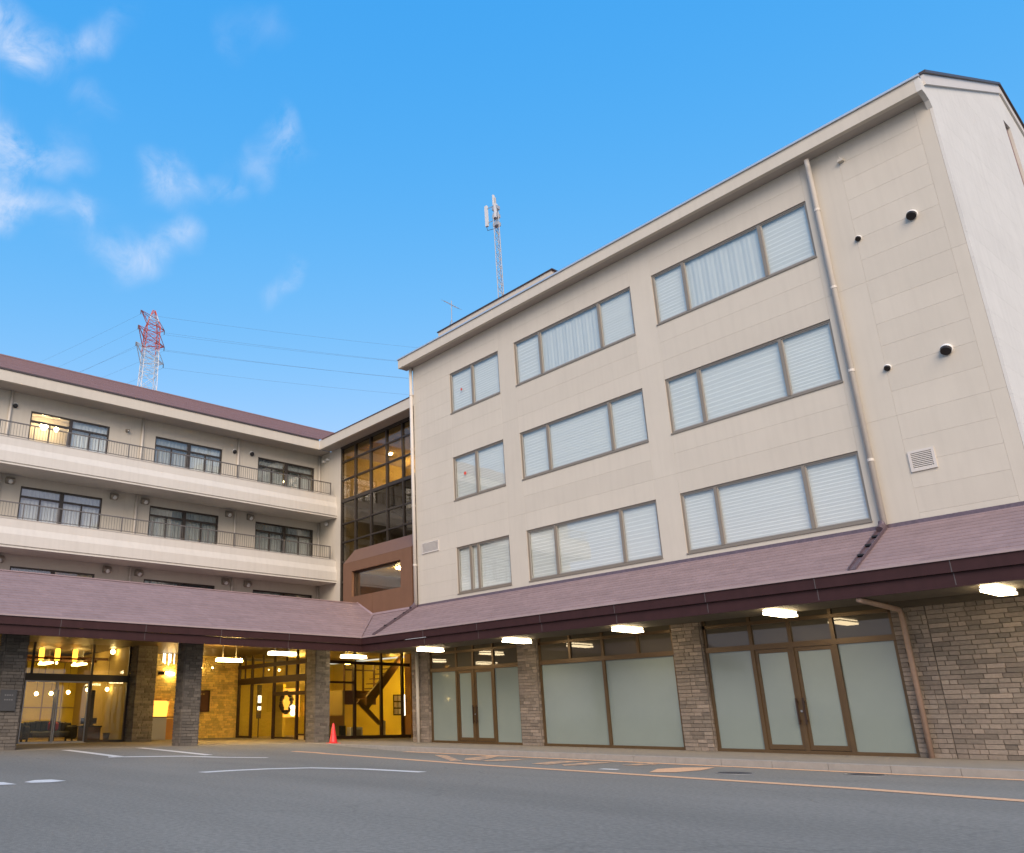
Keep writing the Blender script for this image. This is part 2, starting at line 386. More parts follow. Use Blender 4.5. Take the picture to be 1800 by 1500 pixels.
# paved platform along both wings, light concrete kerb face at its edge
p = MB(); p.box(-24,-2.15,-26,-3.0,-.3,.12); p.box(-24,22,-3.0,6.5,-.3,.12)
p.build('pavement', 'concrete', kind='structure')
k = MB()
for i in range(24):
    x0 = -2.15+i; k.box(x0+.004, x0+.996, -3.30, -3.0, -.2, .118)
k.build('kerb', 'kerb', kind='structure')
j = MB()
for i in range(12): j.box(-2.0+i*2, -1.985+i*2, -2.99, -.2, .12, .1205)
def stripe(pts, w, name, material):
    s = MB(); P = [Vector((x, y, 0)) for x, y in pts]; L = []; Rr = []
    for i, q in enumerate(P):
        d = (P[min(i+1,len(P)-1)] - P[max(i-1,0)]).normalized(); n = Vector((-d.y, d.x, 0))*w/2
        a, b = q+n, q-n; L.append((a.x, a.y, gz(a.x)+.005)); Rr.append((b.x, b.y, gz(b.x)+.005))
    for i in range(len(P)-1): s.quad(Rr[i], Rr[i+1], L[i+1], L[i])
    return s.build(name, material, kind='structure')
def sub(pts, n=8):
    r = []
    for (a, b), (c, d) in zip(pts, pts[1:]):
        r += [(a+(c-a)*i/n, b+(d-b)*i/n) for i in range(n)]
    return r + [pts[-1]]
stripe(sub([(3.4,-3.47),(9,-3.47),(20.5,-3.49)]), .26, 'road_marking', 'line_orange')
stripe(sub([(1.73,-6.1),(2.6,-5.85),(4.5,-6.0),(7.37,-6.31),(9.7,-6.57),(13.7,-6.68),(16.8,-6.80),(18.7,-7.10),(21,-7.4)]), .27, 'road_marking', 'line_orange')
stripe(sub([(-1.6,-11.33),(1.9,-11.0)]), .26, 'road_marking', 'line_white')
stripe(sub([(-1.75,-9.18),(2.1,-8.84)]), .26, 'road_marking', 'line_white')
stripe(sub([(1.7,-11.3),(2.2,-9.6),(3.96,-8.2)]), .26, 'road_marking', 'line_white')
stripe([(8.11,-11.9),(7.98,-11.2),(7.98,-10.5),(8.23,-9.7),(9.21,-9.15),(10.6,-8.9)], .26, 'road_marking', 'line_white')
def patch(pts, name, material):
    s = MB(); i = 0; s.v = [(x, y, gz(x)+.006) for x, y in pts]; s.f = [tuple(range(len(pts)))]
    return s.build(name, material, kind='structure')
patch([(8.5,-15.0),(8.15,-14.75),(8.2,-14.5),(8.65,-14.42),(8.8,-14.7),(8.72,-14.95)], 'road_marking', 'line_white')
patch([(8.04,-15.5),(8.3,-15.25),(8.87,-15.2),(8.85,-15.5)], 'road_marking', 'line_white')
patch([(13.17,-6.05),(12.68,-5.1),(12.75,-4.4),(13.12,-3.95),(13.42,-4.9),(13.44,-5.7)], 'road_marking', 'line_orange')
patch([(10.0,-5.5),(9.62,-4.2),(10.1,-3.9),(10.3,-4.9),(10.5,-5.6)], 'road_marking', 'worn_orange')
patch([(10.62,-5.3),(10.42,-4.2),(10.75,-3.85),(11.0,-4.9),(10.95,-5.6)], 'road_marking', 'worn_orange')
patch([(11.45,-4.5),(11.45,-3.55),(11.85,-3.9),(11.7,-4.6)], 'road_marking', 'worn_orange')
patch([(7.4,-4.9),(6.85,-3.6),(7.2,-3.6),(8.3,-5.3),(8.0,-5.5)], 'road_marking', 'worn_orange')
patch([(5.6,-4.3),(5.95,-4.2),(8.4,-5.9),(8.1,-6.0)], 'road_marking', 'worn_orange')
patch([(8.5,-5.6),(8.3,-4.7),(8.7,-4.2),(8.9,-5.2)], 'road_marking', 'worn_orange')
patch([(12.05,-6.0),(12.0,-5.75),(12.32,-5.7),(12.4,-5.92)], 'road_marking', 'line_white')
# drain covers set in the asphalt
def manhole(x, y, r, label):
    a = [(x+r*math.cos(t*math.pi/12), y+r*math.sin(t*math.pi/12)) for t in range(24)]
    s = MB(); s.lathe(x, y, [(r,0.0),(r,.006),(r-.03,.008)], 24)
    rt_ = thing('manhole_cover', label, 'manhole', (x, y, 0), 'drain covers in the asphalt')
    s.build('rim', 'metal_grey', rt_); c = MB(); c.lathe(x, y, [(r-.035,.0),(r-.035,.0095)], 24); 
    c.build('lid', 'charcoal', rt_)
manhole(15.75, -4.0, .30, 'dark round drain cover beside the orange kerb line, the right one')
manhole(14.2, -5.15, .30, 'dark round drain cover between the two orange lines, the left one')

# ------------------------------------------------------------------ pieces shared by walls
def tile_mesh(l, h):
    s = MB(); c = .005; d = .022
    o = [(0,0,0),(l,0,0),(l,0,h),(0,0,h)]; f = [(c,-d,c),(l-c,-d,c),(l-c,-d*random.uniform(.8,1.1),h-c),(c,-d,h-c)]
    s.v = o + f; s.f = [(4,5,6,7),(0,1,5,4),(1,2,6,5),(2,3,7,6),(3,0,4,7)]
    return s
TH = .088
TL = [.14,.19,.24,.30,.36]
TDATA = {}
def tiles(parent, origin, width, height, facing, material='stone', limit=300, seed=1, th=TH):
    """stacked stone courses; facing 0: looks to -Y, 1: looks to +X. The first `limit` pieces are objects, the rest one mesh"""
    rnd = random.Random(seed); rows = int(height/th); th = height/rows; todo = []
    for r in range(rows):
        u = 0; 
        while u < width-.001:
            l = rnd.choice(TL); l = min(l, width-u)
            if width-u-l < .07: l = width-u
            todo.append((u, r*th, l, rnd.random()*.014)); u += l
    w = wloc(parent); rest = MB()
    if len(todo) > limit:       # those that show largest: nearest to the viewpoint's side
        todo.sort(key=lambda q: -q[0] if facing == 0 else q[0])
    for i, (u, z, l, pr) in enumerate(todo):
        if i < limit:
            key = (min(TL, key=lambda t: abs(t-l)), material)
            if key not in TDATA: TDATA[key] = tile_mesh(key[0]-.003, TH-.003).data('tile', material)
            o = bpy.data.objects.new('tile', TDATA[key]); COL.objects.link(o); o.parent = parent
            o.scale = (l/key[0], 1, th/TH)
            if facing == 0: o.location = Vector((origin[0]+u, origin[1]-pr, origin[2]+z)) - w
            elif facing == 1: o.location = Vector((origin[0]+pr, origin[1]+u, origin[2]+z)) - w; o.rotation_euler = (0,0,math.pi/2)
        else:
            t = tile_mesh(l-.003, th-.003); b = len(rest.v)
            for v in t.v:
                if facing == 0: rest.v.append((origin[0]+u+v[0], origin[1]-pr+v[1], origin[2]+z+v[2]))
                elif facing == 1: rest.v.append((origin[0]+pr-v[1], origin[1]+u+v[0], origin[2]+z+v[2]))
                elif facing == 2: rest.v.append((origin[0]-u-v[0], origin[1]+pr-v[1], origin[2]+z+v[2]))
                else: rest.v.append((origin[0]-pr+v[1], origin[1]-u-v[0], origin[2]+z+v[2]))
            rest.f += [tuple(b+q for q in f) for f in t.f]
    if rest.v: rest.build('stone_courses', material, parent, kind='stuff')
def pillar(x0, x1, y0, y1, z1, label, seed, base=.12, material='stone'):
    t = thing('stone_pillar', label, 'pillar', ((x0+x1)/2, (y0+y1)/2, base), 'stone clad pillars of the ground floor')
    box('core', 'stone_back', t, x0+.03, x1-.03, y0+.03, y1-.03, base, z1)
    tiles(t, (x0+.03, y0+.03, base), x1-x0-.06, z1-base, 0, material=material, seed=seed, limit=140)
    tiles(t, (x1-.03, y0+.03, base), y1-y0-.06, z1-base, 1, material=material, seed=seed+50, limit=140)
    tiles(t, (x1-.03, y1-.03, base), x1-x0-.06, z1-base, 2, material=material, seed=seed+90, limit=0)
    tiles(t, (x0+.03, y1-.03, base), y1-y0-.06, z1-base, 3, material=material, seed=seed+70, limit=0)
    return t

# ================================================================== RIGHT WING
wing = thing('hotel_wing', 'four storey beige wing with wide ribbon windows and a white gable end at right', 'building', (9, 7, 0))
A0,A1,B0,B1,C0,C1 = 2.086,4.562,5.302,9.968,10.685,15.079
ROWS = [(4.829,6.41),(8.057,9.637),(11.295,12.867)]
YB = 13.7
core = MB(); core.box(.02, 17.935, .30, YB, 3.2, 13.84); core.box(.02,17.935,.5,YB,.12,3.2)
core.build('wall_core', 'wall_beige', wing)
# the front: panels laid with open joints
zc = [4.45,4.829,5.35,5.88,6.41,6.96,7.51,8.057,8.58,9.11,9.637,10.19,10.74,11.295,11.82,12.34,12.867,13.36,13.86]
zones = [(0,.36,0),(.36,A0,0),(A0,A1,1),(A1,B0,2),(B0,B1,1),(B1,C0,2),(C0,C1,1),(C1,15.98,2),(15.98,17.66,0),(17.66,17.936,2)]
PD = {}
def panel(parent, x0, x1, y0, y1, z0, z1, material='wall_beige', name='wall_panel'):
    key = (round(x1-x0,3), round(y1-y0,3), round(z1-z0,3), material)
    if key not in PD:
        w_, d_, h_ = key[:3]; e = .001; b = MB()
        if d_ < w_: # front panel, chamfered front edges
            b.v = [(0,d_,0),(w_,d_,0),(w_,d_,h_),(0,d_,h_),(0,e*2,0),(w_,e*2,0),(w_,e*2,h_),(0,e*2,h_),(e,0,e),(w_-e,0,e),(w_-e,0,h_-e),(e,0,h_-e)]
            b.f = [(8,9,10,11),(4,5,9,8),(5,6,10,9),(6,7,11,10),(7,4,8,11),(0,4,7,3),(0,1,5,4),(1,2,6,5),(2,3,7,6),(1,0,3,2)]
        else:
            b.box(0,w_,0,d_,0,h_)
        PD[key] = b.data(name, material)
    o = bpy.data.objects.new(name, PD[key]); COL.objects.link(o); o.parent = parent
    o.location = Vector((x0,y0,z0)) - wloc(parent); return o
J = .001
for (x0, x1, kind) in zones:
    cuts = zc if kind != 2 else [4.45,6.96,10.19,13.86]
    for z0, z1 in zip(cuts, cuts[1:]):
        if kind == 1 and any(abs(z0-a) < 1.6 and z0 >= a-.01 and z1 <= b+.01 for a, b in ROWS): continue
        panel(wing, x0+J, x1-J, 0, .12, z0+J, z1-J)
# joint backing
jb = MB()
for (x0, x1, kind) in zones:
    if kind != 1: jb.box(x0, x1, .012, .29, 4.45, 13.86)
    else:
        z = 4.45
        for a, b in ROWS+[(13.86,99)]:
            jb.box(x0, x1, .012, .29, z, a); z = b
jb.build('joint_backing', 'wall_joint', wing)
# windows
def ribbon(x0, x1, z0, z1, muls, blindkind, label, gap=None):
    f = MB(); t = .045; y0, y1 = .03, .12
    f.box(x0, x1, y0, y1, z0, z0+t+.02); f.box(x0, x1, y0, y1, z1-t, z1)
    f.box(x0, x0+t, y0, y1, z0+t+.02, z1-t); f.box(x1-t, x1, y0, y1, z0+t+.02, z1-t)
    for mx_ in muls: f.box(mx_-.04, mx_+.04, y0-.01, y1, z0+t+.02, z1-t)
    w = f.build('window', 'window_frame', wing, at=(x0, .03, z0), label=label)
    s = MB(); s.box(x0-.01, x1+.01, -.025, y0, z0-.02, z0+.012); s.build('sill', 'window_frame', w)
    xs = [x0+t]+[q for mx_ in muls for q in (mx_-.04, mx_+.04)]+[x1-t]
    for i in range(0, len(xs), 2):
        a, b = xs[i], xs[i+1]
        e = MB()
        for q in ((a,a+.022,z0+.075,z1-t),(b-.022,b,z0+.075,z1-t),(a+.022,b-.022,z0+.075,z0+.097),(a+.022,b-.022,z1-t-.022,z1-t)):
            e.box(q[0],q[1],.05,.085,q[2],q[3])
        e.build('sash', 'frame_light', w)
        MB().box(a+.02, b-.02, .064, .070, z0+.09, z1-t-.02).build('pane', 'pane_clear', w)
        bl = MB(); yb = .125; zz = z0+.07; step = random.choice((.085,.098,.105,.118))
        bk = blindkind if isinstance(blindkind, str) else blindkind[i//2]
        if bk == 'c':      # hanging curtain: vertical folds
            n = int((b-a)/.035); px_ = [a+(b-a)*q/n for q in range(n+1)]
            for q in range(n):
                ya = yb+.004*math.sin(q*1.7)+.005*math.sin(q*.6); yc = yb+.004*math.sin((q+1)*1.7)+.005*math.sin((q+1)*.6)
                bl.quad((px_[q],ya,zz),(px_[q+1],yc,zz),(px_[q+1],yc,z1),(px_[q],ya,z1))
            bl.build('curtain', 'curtain', w)
        else:              # folded blind: horizontal pleats
            h = z1-zz; n = int(h/step)
            a_, b_ = a, b
            if gap and i//2 == gap: a_ = a+.45
            for q in range(n+1):
                za, zb = zz+q*step, min(zz+(q+1)*step, z1); zm = za+(zb-za)*.25
                if zb-za < .01: continue
                bl.quad((a_,yb-.004,za),(b_,yb-.004,za),(b_,yb+.003,zm),(a_,yb+.003,zm))
                bl.quad((a_,yb+.003,zm),(b_,yb+.003,zm),(b_,yb-.004,zb),(a_,yb-.004,zb))
            bl.build('blind', 'blind', w)
    return w
ww = {}
spec = {2:('top row',['b','c','b'],['b','b','b']), 1:('middle row',['b','b','b'],['b','c','b']), 0:('bottom row',['b','b','b'],['b','b','b'])}
muls_B = [[6.42,8.78],[6.43,8.78],[6.40,8.77]]
muls_C = [[11.66,13.86]]*3
for r, (a, b) in enumerate(ROWS):
    pos, kb, kc = spec[r]
    ww['A',r] = ribbon(A0, A1, a, b, [3.22] if r else [], 'b', 'two-light window in the left column, '+pos) if r else None
    ww['B',r] = ribbon(B0, B1, a, b, muls_B[r], kb, 'three-light window in the middle column, '+pos)
    ww['C',r] = ribbon(C0, C1, a, b, muls_C[r], ['b', 'c' if r == 2 else 'b', 'b'], 'three-light window in the right column, '+pos)
a, b = ROWS[0]
w = ribbon(A0, A1, a, b, [2.74,3.10], 'b', 'two-light window in the left column, bottom row, one sash slid open')
for zz_, r in ((12.1,2),(8.95,1)):   # round red stickers behind the glass
    s = MB(); s.tube([(2.62,.055,zz_),(2.62,.062,zz_)], .045+.015*(r==1), 14); s.build('sticker', 'sticker_red', ww['A',r])
# eave
e = MB(); e.box(-.376, 17.898, -.43, -.30, 13.86, 14.21); e.build('eave_fascia', 'wall_beige', wing)
MB().box(-.36,17.898,-.298,.0,13.862,13.93).build('eave_soffit','soffit',wing)
MB().box(-.40,18.02,-.47,-.40,14.212,14.262).build('drip_edge','drip_metal',wing)
rf = MB(); SL = (17.9-14.25)/(6.85+.45)
rf.prism([(-.37,-.43,14.20),(-.37,6.85,17.86),(-.37,14.1,14.2),(-.37,14.1,14.0),(-.37,-.28,13.95)], (18.30,0,0))
rf.build('roof','main_roof',wing)
# gable end wall in panels
gb = MB(); zt = lambda y: 14.22+ (y+.45)*SL if y < 6.85 else 14.22+(14.15-y)*SL
z = .12; bands = [.12]
while z < 17.3: z += .607; bands.append(z)
ycuts = [0.0,3.2,6.40,6.93,10.2,YB]
for z0, z1 in zip(bands, bands[1:]):
    for y0, y1 in zip(ycuts, ycuts[1:]):
        if abs(y0-6.40) < .01 and z1 < 16.6 and z0 > 5: continue      # the tall slot
        pts = []
        ya, yb_ = y0, y1
        def top(y): return min(z1, zt(y)-.02)
        if top(ya) <= z0 and top(yb_) <= z0: continue
        # clip left or right where the slope cuts under z0
        if top(ya) <= z0: ya = (z0+.02-14.22)/SL-.45
        if top(yb_) <= z0: yb_ = 14.15-(z0+.02-14.22)/SL
        ys = sorted({ya, yb_, *[y for y in ((z1+.02-14.22)/SL-.45, 14.15-(z1+.02-14.22)/SL, 6.85) if ya < y < yb_]})
        P = [(17.94, ys[0]+J, z0+J), (17.94, ys[-1]-J, z0+J)] + [(17.94, min(max(y, ys[0]+J), ys[-1]-J), max(top(y)-J, z0+2*J)) for y in reversed(ys)]
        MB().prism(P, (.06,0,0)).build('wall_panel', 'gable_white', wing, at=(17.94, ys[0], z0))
gk = MB(); gk.prism([(17.90,.31,.12),(17.90,6.40,.12),(17.90,6.40,17.3),(17.90,.31,14.2)], (.038,0,0))
gk.prism([(17.90,6.93,.12),(17.90,YB,.12),(17.90,YB,14.2),(17.90,6.93,17.4)], (.038,0,0))
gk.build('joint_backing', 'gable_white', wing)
MB().box(17.60,17.70,6.40,6.93,5,16.7).build('slot_back','wall_joint',wing)
# corbel closing the overhang, flush with the gable
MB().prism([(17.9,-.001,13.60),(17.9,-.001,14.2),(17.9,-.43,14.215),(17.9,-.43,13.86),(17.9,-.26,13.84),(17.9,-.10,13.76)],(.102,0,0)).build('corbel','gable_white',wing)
# rake: pale band under a dark coping
def rake(y0, y1, z0, z1):
    a = MB(); a.prism([(17.98,y0,z0-.02),(17.98,y1,z1-.02),(17.98,y1,z1-.30),(17.98,y0,z0-.30)],(.07,0,0)); a.build('rake_band','trim_light',wing)
    a = MB(); a.prism([(17.9,y0-.02,z0+.05),(17.9,y1,z1+.05),(17.9,y1,z1-.02),(17.9,y0-.02,z0-.02)],(.20,0,0)); a.build('rake_coping','dark_coping',wing)
rake(-.20, 6.83, 14.40, 17.92); rake(14.0, 6.87, 14.36, 17.92)
# dormer parapet
d = MB(); d.box(-.1,5.95,1.5,4.0,14.9,15.88); d.build('dormer','wall_beige',wing)
MB().box(-.14,6.02,1.46,4.05,15.88,15.92).build('dormer_coping','dark_coping',wing)
# downpipes with joints and brackets
def vpipe(parent, x, y, z0, z1, r, material='pipe_white', every=3.2, elbow=(0,0), name='downpipe'):
    s = MB(); pts = [(x,y,z0),(x,y,z1)]
    if elbow != (0,0): pts += [(x+elbow[0]*.5, y+elbow[1]*.5, z1+.12),(x+elbow[0], y+elbow[1], z1+.32)]
    s.tube(pts, r, 12)
    o = s.build(name, material, parent, at=(x,y,z0), smooth=True)
    q = MB(); z = z0+1.4
    while z < z1-.3: q.tube([(x,y,z),(x,y,z+.06)], r*1.18, 12); z += every
    if q.v: q.build('pipe_collar', material, o)
    return o
vpipe(wing, 15.333, -.09, 4.68, 13.45, .058, elbow=(.05,-.14), every=2.1)
vpipe(wing, -.03, -.09, 4.68, 13.84, .065, every=2.2)
# wall fittings
def dome(parent, x, y, z, r, nrm, mouth='black', mt='cap_white'):
    """round cap on a wall whose outward normal is nrm, open towards the ground"""
    N_ = Vector(nrm); side = Vector((0,0,1)).cross(N_); s = MB(); n = 18; ring = []
    for dep, k_ in ((0,1),(.35,1),(.75,.86),(1.05,.60),(1.2,.25),(1.22,.02)):
        i = len(s.v); ring.append(i)
        for t_ in range(n):
            a_ = 2*math.pi*t_/n; p_ = Vector((x,y,z)) + N_*r*dep*(1 if math.sin(a_) > -.2 else .8) + side*r*k_*math.cos(a_) + Vector((0,0,1))*r*k_*math.sin(a_)
            s.v.append(tuple(p_))
    for a_, b_ in zip(ring, ring[1:]):
        for t_ in range(n): s.f.append((a_+t_, a_+(t_+1)%n, b_+(t_+1)%n, b_+t_))
    h = s.build('vent_hood', mt, parent, at=(x,y,z), smooth=True)
    d_ = (N_*.62 + Vector((0,0,-.785))); c_ = Vector((x,y,z))+N_*r*.45
    q_ = MB(); q_.tube([c_+d_*r*.2, c_+d_*r*.80], [r*.90, r*.84], 18); q_.build('vent_mouth', mouth, h)
    return h
def hood(x, z, r): return dome(wing, x, 0, z, r, (0,-1,0))
hood(17.145, 11.30, .112); hood(16.03, 11.295, .068); hood(17.144, 8.06, .115); hood(16.02, 8.06, .072)
def louver(x0, x1, z0, z1, nsl, fr=.045, dark='charcoal'):
    f = MB(); y0, y1 = -.03, .0
    f.box(x0,x1,y0,y1,z0,z0+fr); f.box(x0,x1,y0,y1,z1-fr,z1); f.box(x0,x0+fr,y0,y1,z0+fr,z1-fr); f.box(x1-fr,x1,y0,y1,z0+fr,z1-fr)
    o = f.build('louvre', 'trim_light', wing, at=(x0,0,z0))
    MB().box(x0+fr,x1-fr,-.006,-.002,z0+fr,z1-fr).build('louvre_back', dark, o)
    s = MB(); h = (z1-z0-2*fr)/nsl
    for i in range(nsl):
        zz = z0+fr+i*h; s.prism([(x0+fr,-.026,zz),(x0+fr,-.006,zz+h*.75),(x0+fr,-.010,zz+h*.82),(x0+fr,-.030,zz+.1*h)],(x1-x0-2*fr,0,0))
    s.build('louvre_slats', 'trim_light', o)
louver(16.02, 16.50, 5.68, 6.12, 9, .05, 'louvre_dark'); louver(.30, 1.20, 6.46, 6.84, 8, .03, 'wall_joint')
s = MB(); s.box(15.98,16.10,-.10,.0,13.38,13.44); s.box(16.03,16.06,-.08,0,13.44,13.50); s.build('wall_bracket','wall_beige',wing)

# ---- ground floor shop fronts of the right wing
def shopfront(x0, x1, muls, doors, tmuls, label):
    y0, y1 = .08, .16; t = .07
    f = MB(); f.box(x0,x1,y0-.02,y1,.12,.19); f.box(x0,x1,y0-.02,y1,2.36,2.48); f.box(x0,x1,y0,y1,2.93,3.01)
    f.box(x0,x0+t,y0,y1,.19,3.2); f.box(x1-t,x1,y0,y1,.19,3.2)
    for q in muls: f.box(q-.045,q+.045,y0-.015,y1,.19,2.36)
    for q in sorted(set(tmuls)): f.box(q-.04,q+.04,y0-.01,y1,2.48,2.93); f.box(q-.035,q+.035,y0-.01,y1,3.01,3.2)
    w = f.build('shopfront', 'bronze', wing, at=(x0,.08,.12), label=label)
    xs = [x0+t]+[v for q in muls for v in (q-.045,q+.045)]+[x1-t]
    for i in range(0,len(xs),2):
        a, b = xs[i], xs[i+1]
        if doors and doors[0]-.02 <= (a+b)/2 <= doors[1]+.02:
            d_ = MB(); e = .07
            d_.box(a,b,y0+.01,y1-.02,.20,.30); d_.box(a,b,y0+.01,y1-.02,2.27,2.355); d_.box(a,a+e,y0+.01,y1-.02,.30,2.27); d_.box(b-e,b,y0+.01,y1-.02,.30,2.27)
            d_.build('door_leaf','bronze',w)
            MB().box(a+e,b-e,y0+.035,y0+.045,.30,2.27).build('pane','frosted',w)
        else:
            MB().box(a,b,y0+.035,y0+.045,.19,2.36).build('pane','frosted',w)
    ts = [x0+t]+[v for q in sorted(tmuls) for v in (q-.04,q+.04)]+[x1-t]
    for i in range(0,len(ts),2):
        MB().box(ts[i],ts[i+1],y0+.035,y0+.045,2.48,2.93).build('transom_pane','pane_dark',w)
        MB().box(ts[i],ts[i+1],y0+.035,y0+.045,3.01,3.2).build('transom_pane','pane_dark',w)
    if doors:
        c = (doors[0]+doors[1])/2
        for sx_ in (-.09,.06):
            h = MB(); h.box(c+sx_, c+sx_+.03, y0-.075, y0-.045, .72, 1.27); h.box(c+sx_,c+sx_+.03,y0-.045,y0+.0,.78,.81); h.box(c+sx_,c+sx_+.03,y0-.045,y0+.0,1.18,1.21)
            h.build('handle','bronze_dark',w)
        MB().tube([(c+.0,y0-.02,1.0),(c+.0,y0-.045,1.0)],.025,10).build('lock','metal_grey',w)
    return w
shopfront(.44, 4.58, [1.76,2.55,3.46], (1.76,3.46), [1.76,2.55,3.46], 'left shop front with double door and frosted panes')
shopfront(5.38, 9.93, [7.70], None, [6.55,7.70,8.85], 'middle shop front with two wide frosted panes')
shopfront(10.76, 15.05, [11.96,12.88,13.82], (11.96,13.82), [11.96,12.88,13.82], 'right shop front with double door and frosted panes')
MB().box(.1,17.9,.17,.30,.12,3.2).build('lining','room_dark',wing)
for i, (px_, pz) in enumerate([(.85,2.15),(1.0,1.62),(3.95,2.1),(3.85,1.60)]):  # bright spots on the first panes
    pass
pillar(-.47, .44, -.02, .5, 3.2, 'narrow stone pillar split by the pale downpipe, left of the first shop front', 11)
pillar(4.58, 5.38, -.02, .5, 3.2, 'stone pillar between the left and middle shop fronts', 12)
pillar(9.93, 10.76, -.02, .5, 3.2, 'stone pillar between the middle and right shop fronts', 13)
sw = thing('stone_wall', 'stacked stone cladding wall right of the copper downpipe, at the right edge', 'wall', (16.5, .2, .12))
box('core','stone_back',sw, 15.06, 18.0, .03, .30, .12, 3.2)
tiles(sw, (15.70,.03,.12), 2.28, 2.86, 0, seed=21, limit=300)
tiles(sw, (15.06,.03,.12), .63, 2.86, 0, seed=22, limit=0)
MB().box(15.06,18.0,-.01,.03,2.985,3.2).build('header','canopy_ceiling',sw)
# lower run of the left pipe and the copper-coloured pipe
vpipe(wing, -.035, -.10, .12, 3.2, .06, every=9)
c = MB(); c.tube([(15.30,-1.93,2.99),(15.30,-.20,2.93),(15.30,-.105,2.86),(15.30,-.10,2.7),(15.30,-.10,.12)], .05, 10)
c.build('downpipe','pipe_copper',wing,at=(15.3,-.1,.12),smooth=True)

# ================================================================== STAIR LINK between the wings
link = thing('stair_block', 'recessed glazed stair hall with dark curtain wall and copper coloured bay', 'building', (-5, 5, 0))
YG = 3.0
MB().box(-11.17,-9.22,YG,YG+.3,5.0,13.7).build('wall','wall_beige',link)
cols = [-9.20,-8.06,-6.83,-5.60,-4.43,-3.25,-2.1,-1.0,.0]
rws = [5.1,6.0,6.95,7.90,8.85,9.75,10.90,11.95,12.88,13.60]
f = MB()
for x in cols: f.box(x-.035,x+.035,YG-.02,YG+.14,5.1,13.62)
for z in rws: 
    h_ = .035 if z != 10.90 else .08
    for a, b in zip(cols, cols[1:]): f.box(a+.035,b-.035,YG+.0,YG+.12,z-h_,z+h_)
cw = f.build('curtain_wall','frame_dark',link,at=(-9.2,YG,5.1))
for a, b in zip(cols, cols[1:]):
    for z0, z1 in zip(rws, rws[1:]):
        MB().box(a+.035,b-.035,YG+.05,YG+.06,z0+.036,z1-.036).build('pane','pane_smoke',cw,at=(a,YG,z0))
MB().box(-9.3,.0,YG-.01,YG+.2,13.62,13.70).build('head','frame_dark',link)
# interior: rooms behind the glass
i_ = MB(); i_.box(-9.25,-.02,7.0,7.2,5,13.66); i_.box(-9.4,-9.25,YG+.3,7.2,5,13.66); i_.build('inner_wall','tan_wall',link)
MB().box(-9.25,-.02,YG+.15,7.0,13.35,13.6).build('ceiling','tan_wall',link)
MB().box(-9.25,-.02,YG+.15,7.0,10.75,11.0).build('floor_slab','tan_wall',link)
MB().box(-9.25,-.02,YG+.15,7.0,7.5,7.8).build('floor_slab','room_dark',link)
sc = MB()
for i in range(14): sc.box(-3.9-i*.3,-3.6-i*.3,5.2,6.6,7.9+i*.2,8.02+i*.2)
sc.prism([(-3.6,5.1,7.7),(-3.6,5.1,8.1),(-8.1,5.1,11.0),(-8.1,5.1,10.6)],(0,.1,0)); sc.build('staircase','frame_dark',link)
for (x, y) in ((-7.75,4.92),(-3.0,4.9)):
    MB().lathe(x,y,[(.09,13.30),(.10,13.35)],14).build('downlight','hall_lamp',link)
for (x, z) in ((-10.2,12.95),(-12.9,12.95),(-12.5,12.9),(-8.0,12.8),(-5.2,12.8)):
    if x > -9.2: MB().sphere((x,6.85,z),.10,10).build('wall_lamp','hall_lamp',link,smooth=True)
# link roof and fascia
MB().box(-10.1,-.38,2.27,2.40,13.67,14.15).build('eave_fascia','wall_beige',link)
MB().box(-10.1,-.38,2.40,3.0,13.70,13.78).build('eave_soffit','soffit',link)
l = MB(); l.prism([(-9.9,2.22,14.152),(-9.9,9.3,17.7),(-9.9,9.3,14.0),(-9.9,2.45,14.0)],(9.85,0,0)); l.build('roof','main_roof',link)
# copper-coloured bay
BX0, BX1, BY = -4.55, -.20, -.10
bay = MB()
bay.box(BX0, -3.95, BY, BY+.12, 4.3, 6.82); bay.box(-.86, BX1, BY, BY+.12, 4.3, 6.82)
bay.box(-3.95,-.86,BY,BY+.12,6.44,6.82); bay.box(-3.95,-2.60,BY,BY+.12,4.3,5.43); bay.box(-2.585,-.86,BY,BY+.12,4.3,5.43)
bay = bay.build('bay','copper_panel',link,at=(BX0,BY,4.3))
q = MB(); q.prism([(BX0,BY,6.82),(BX0,.48,7.46),(BX0,2.98,7.46),(BX0,2.98,4.3),(BX0,BY+.12,4.3)],(.06,0,0)); q.prism([(BX1-.06,BY,6.82),(BX1-.06,.48,7.46),(BX1-.06,2.98,7.46),(BX1-.06,2.98,4.3),(BX1-.06,BY+.12,4.3)],(.06,0,0))
q.build('bay_side','copper_panel',bay)
q = MB(); q.prism([(BX0+.06,BY,6.825),(BX0+.06,.48,7.46),(BX0+.06,.48,7.38),(BX0+.06,BY+.1,6.78)],(BX1-BX0-.12,0,0)); q.box(BX0+.06,BX1-.06,.48,2.98,7.38,7.458); q.build('bay_roof','copper_panel',bay)
q = MB(); q.box(-3.95,-3.90,BY+.12,BY+.42,5.43,6.44); q.box(-.91,-.86,BY+.12,BY+.42,5.43,6.44); q.box(-3.9,-.91,BY+.12,BY+.42,6.39,6.44); q.box(-3.9,-.91,BY+.12,BY+.42,5.43,5.46); q.build('bay_reveal','bronze_dark',bay)
MB().box(-3.90,-.91,BY+.20,BY+.21,5.46,6.39).build('bay_pane','pane_clear',bay)
q = MB(); q.box(-3.9,-.91,.35,2.9,6.40,6.45); q.box(-3.9,-.91,2.6,2.9,5.4,6.40); q.box(-3.9,-.91,.35,2.6,5.2,5.44); q.build('bay_interior','tan_wall',bay)
MB().lathe(-1.9,.75,[(.17,6.33),(.19,6.37),(.17,6.40)],16).build('downlight','bay_lamp',bay)

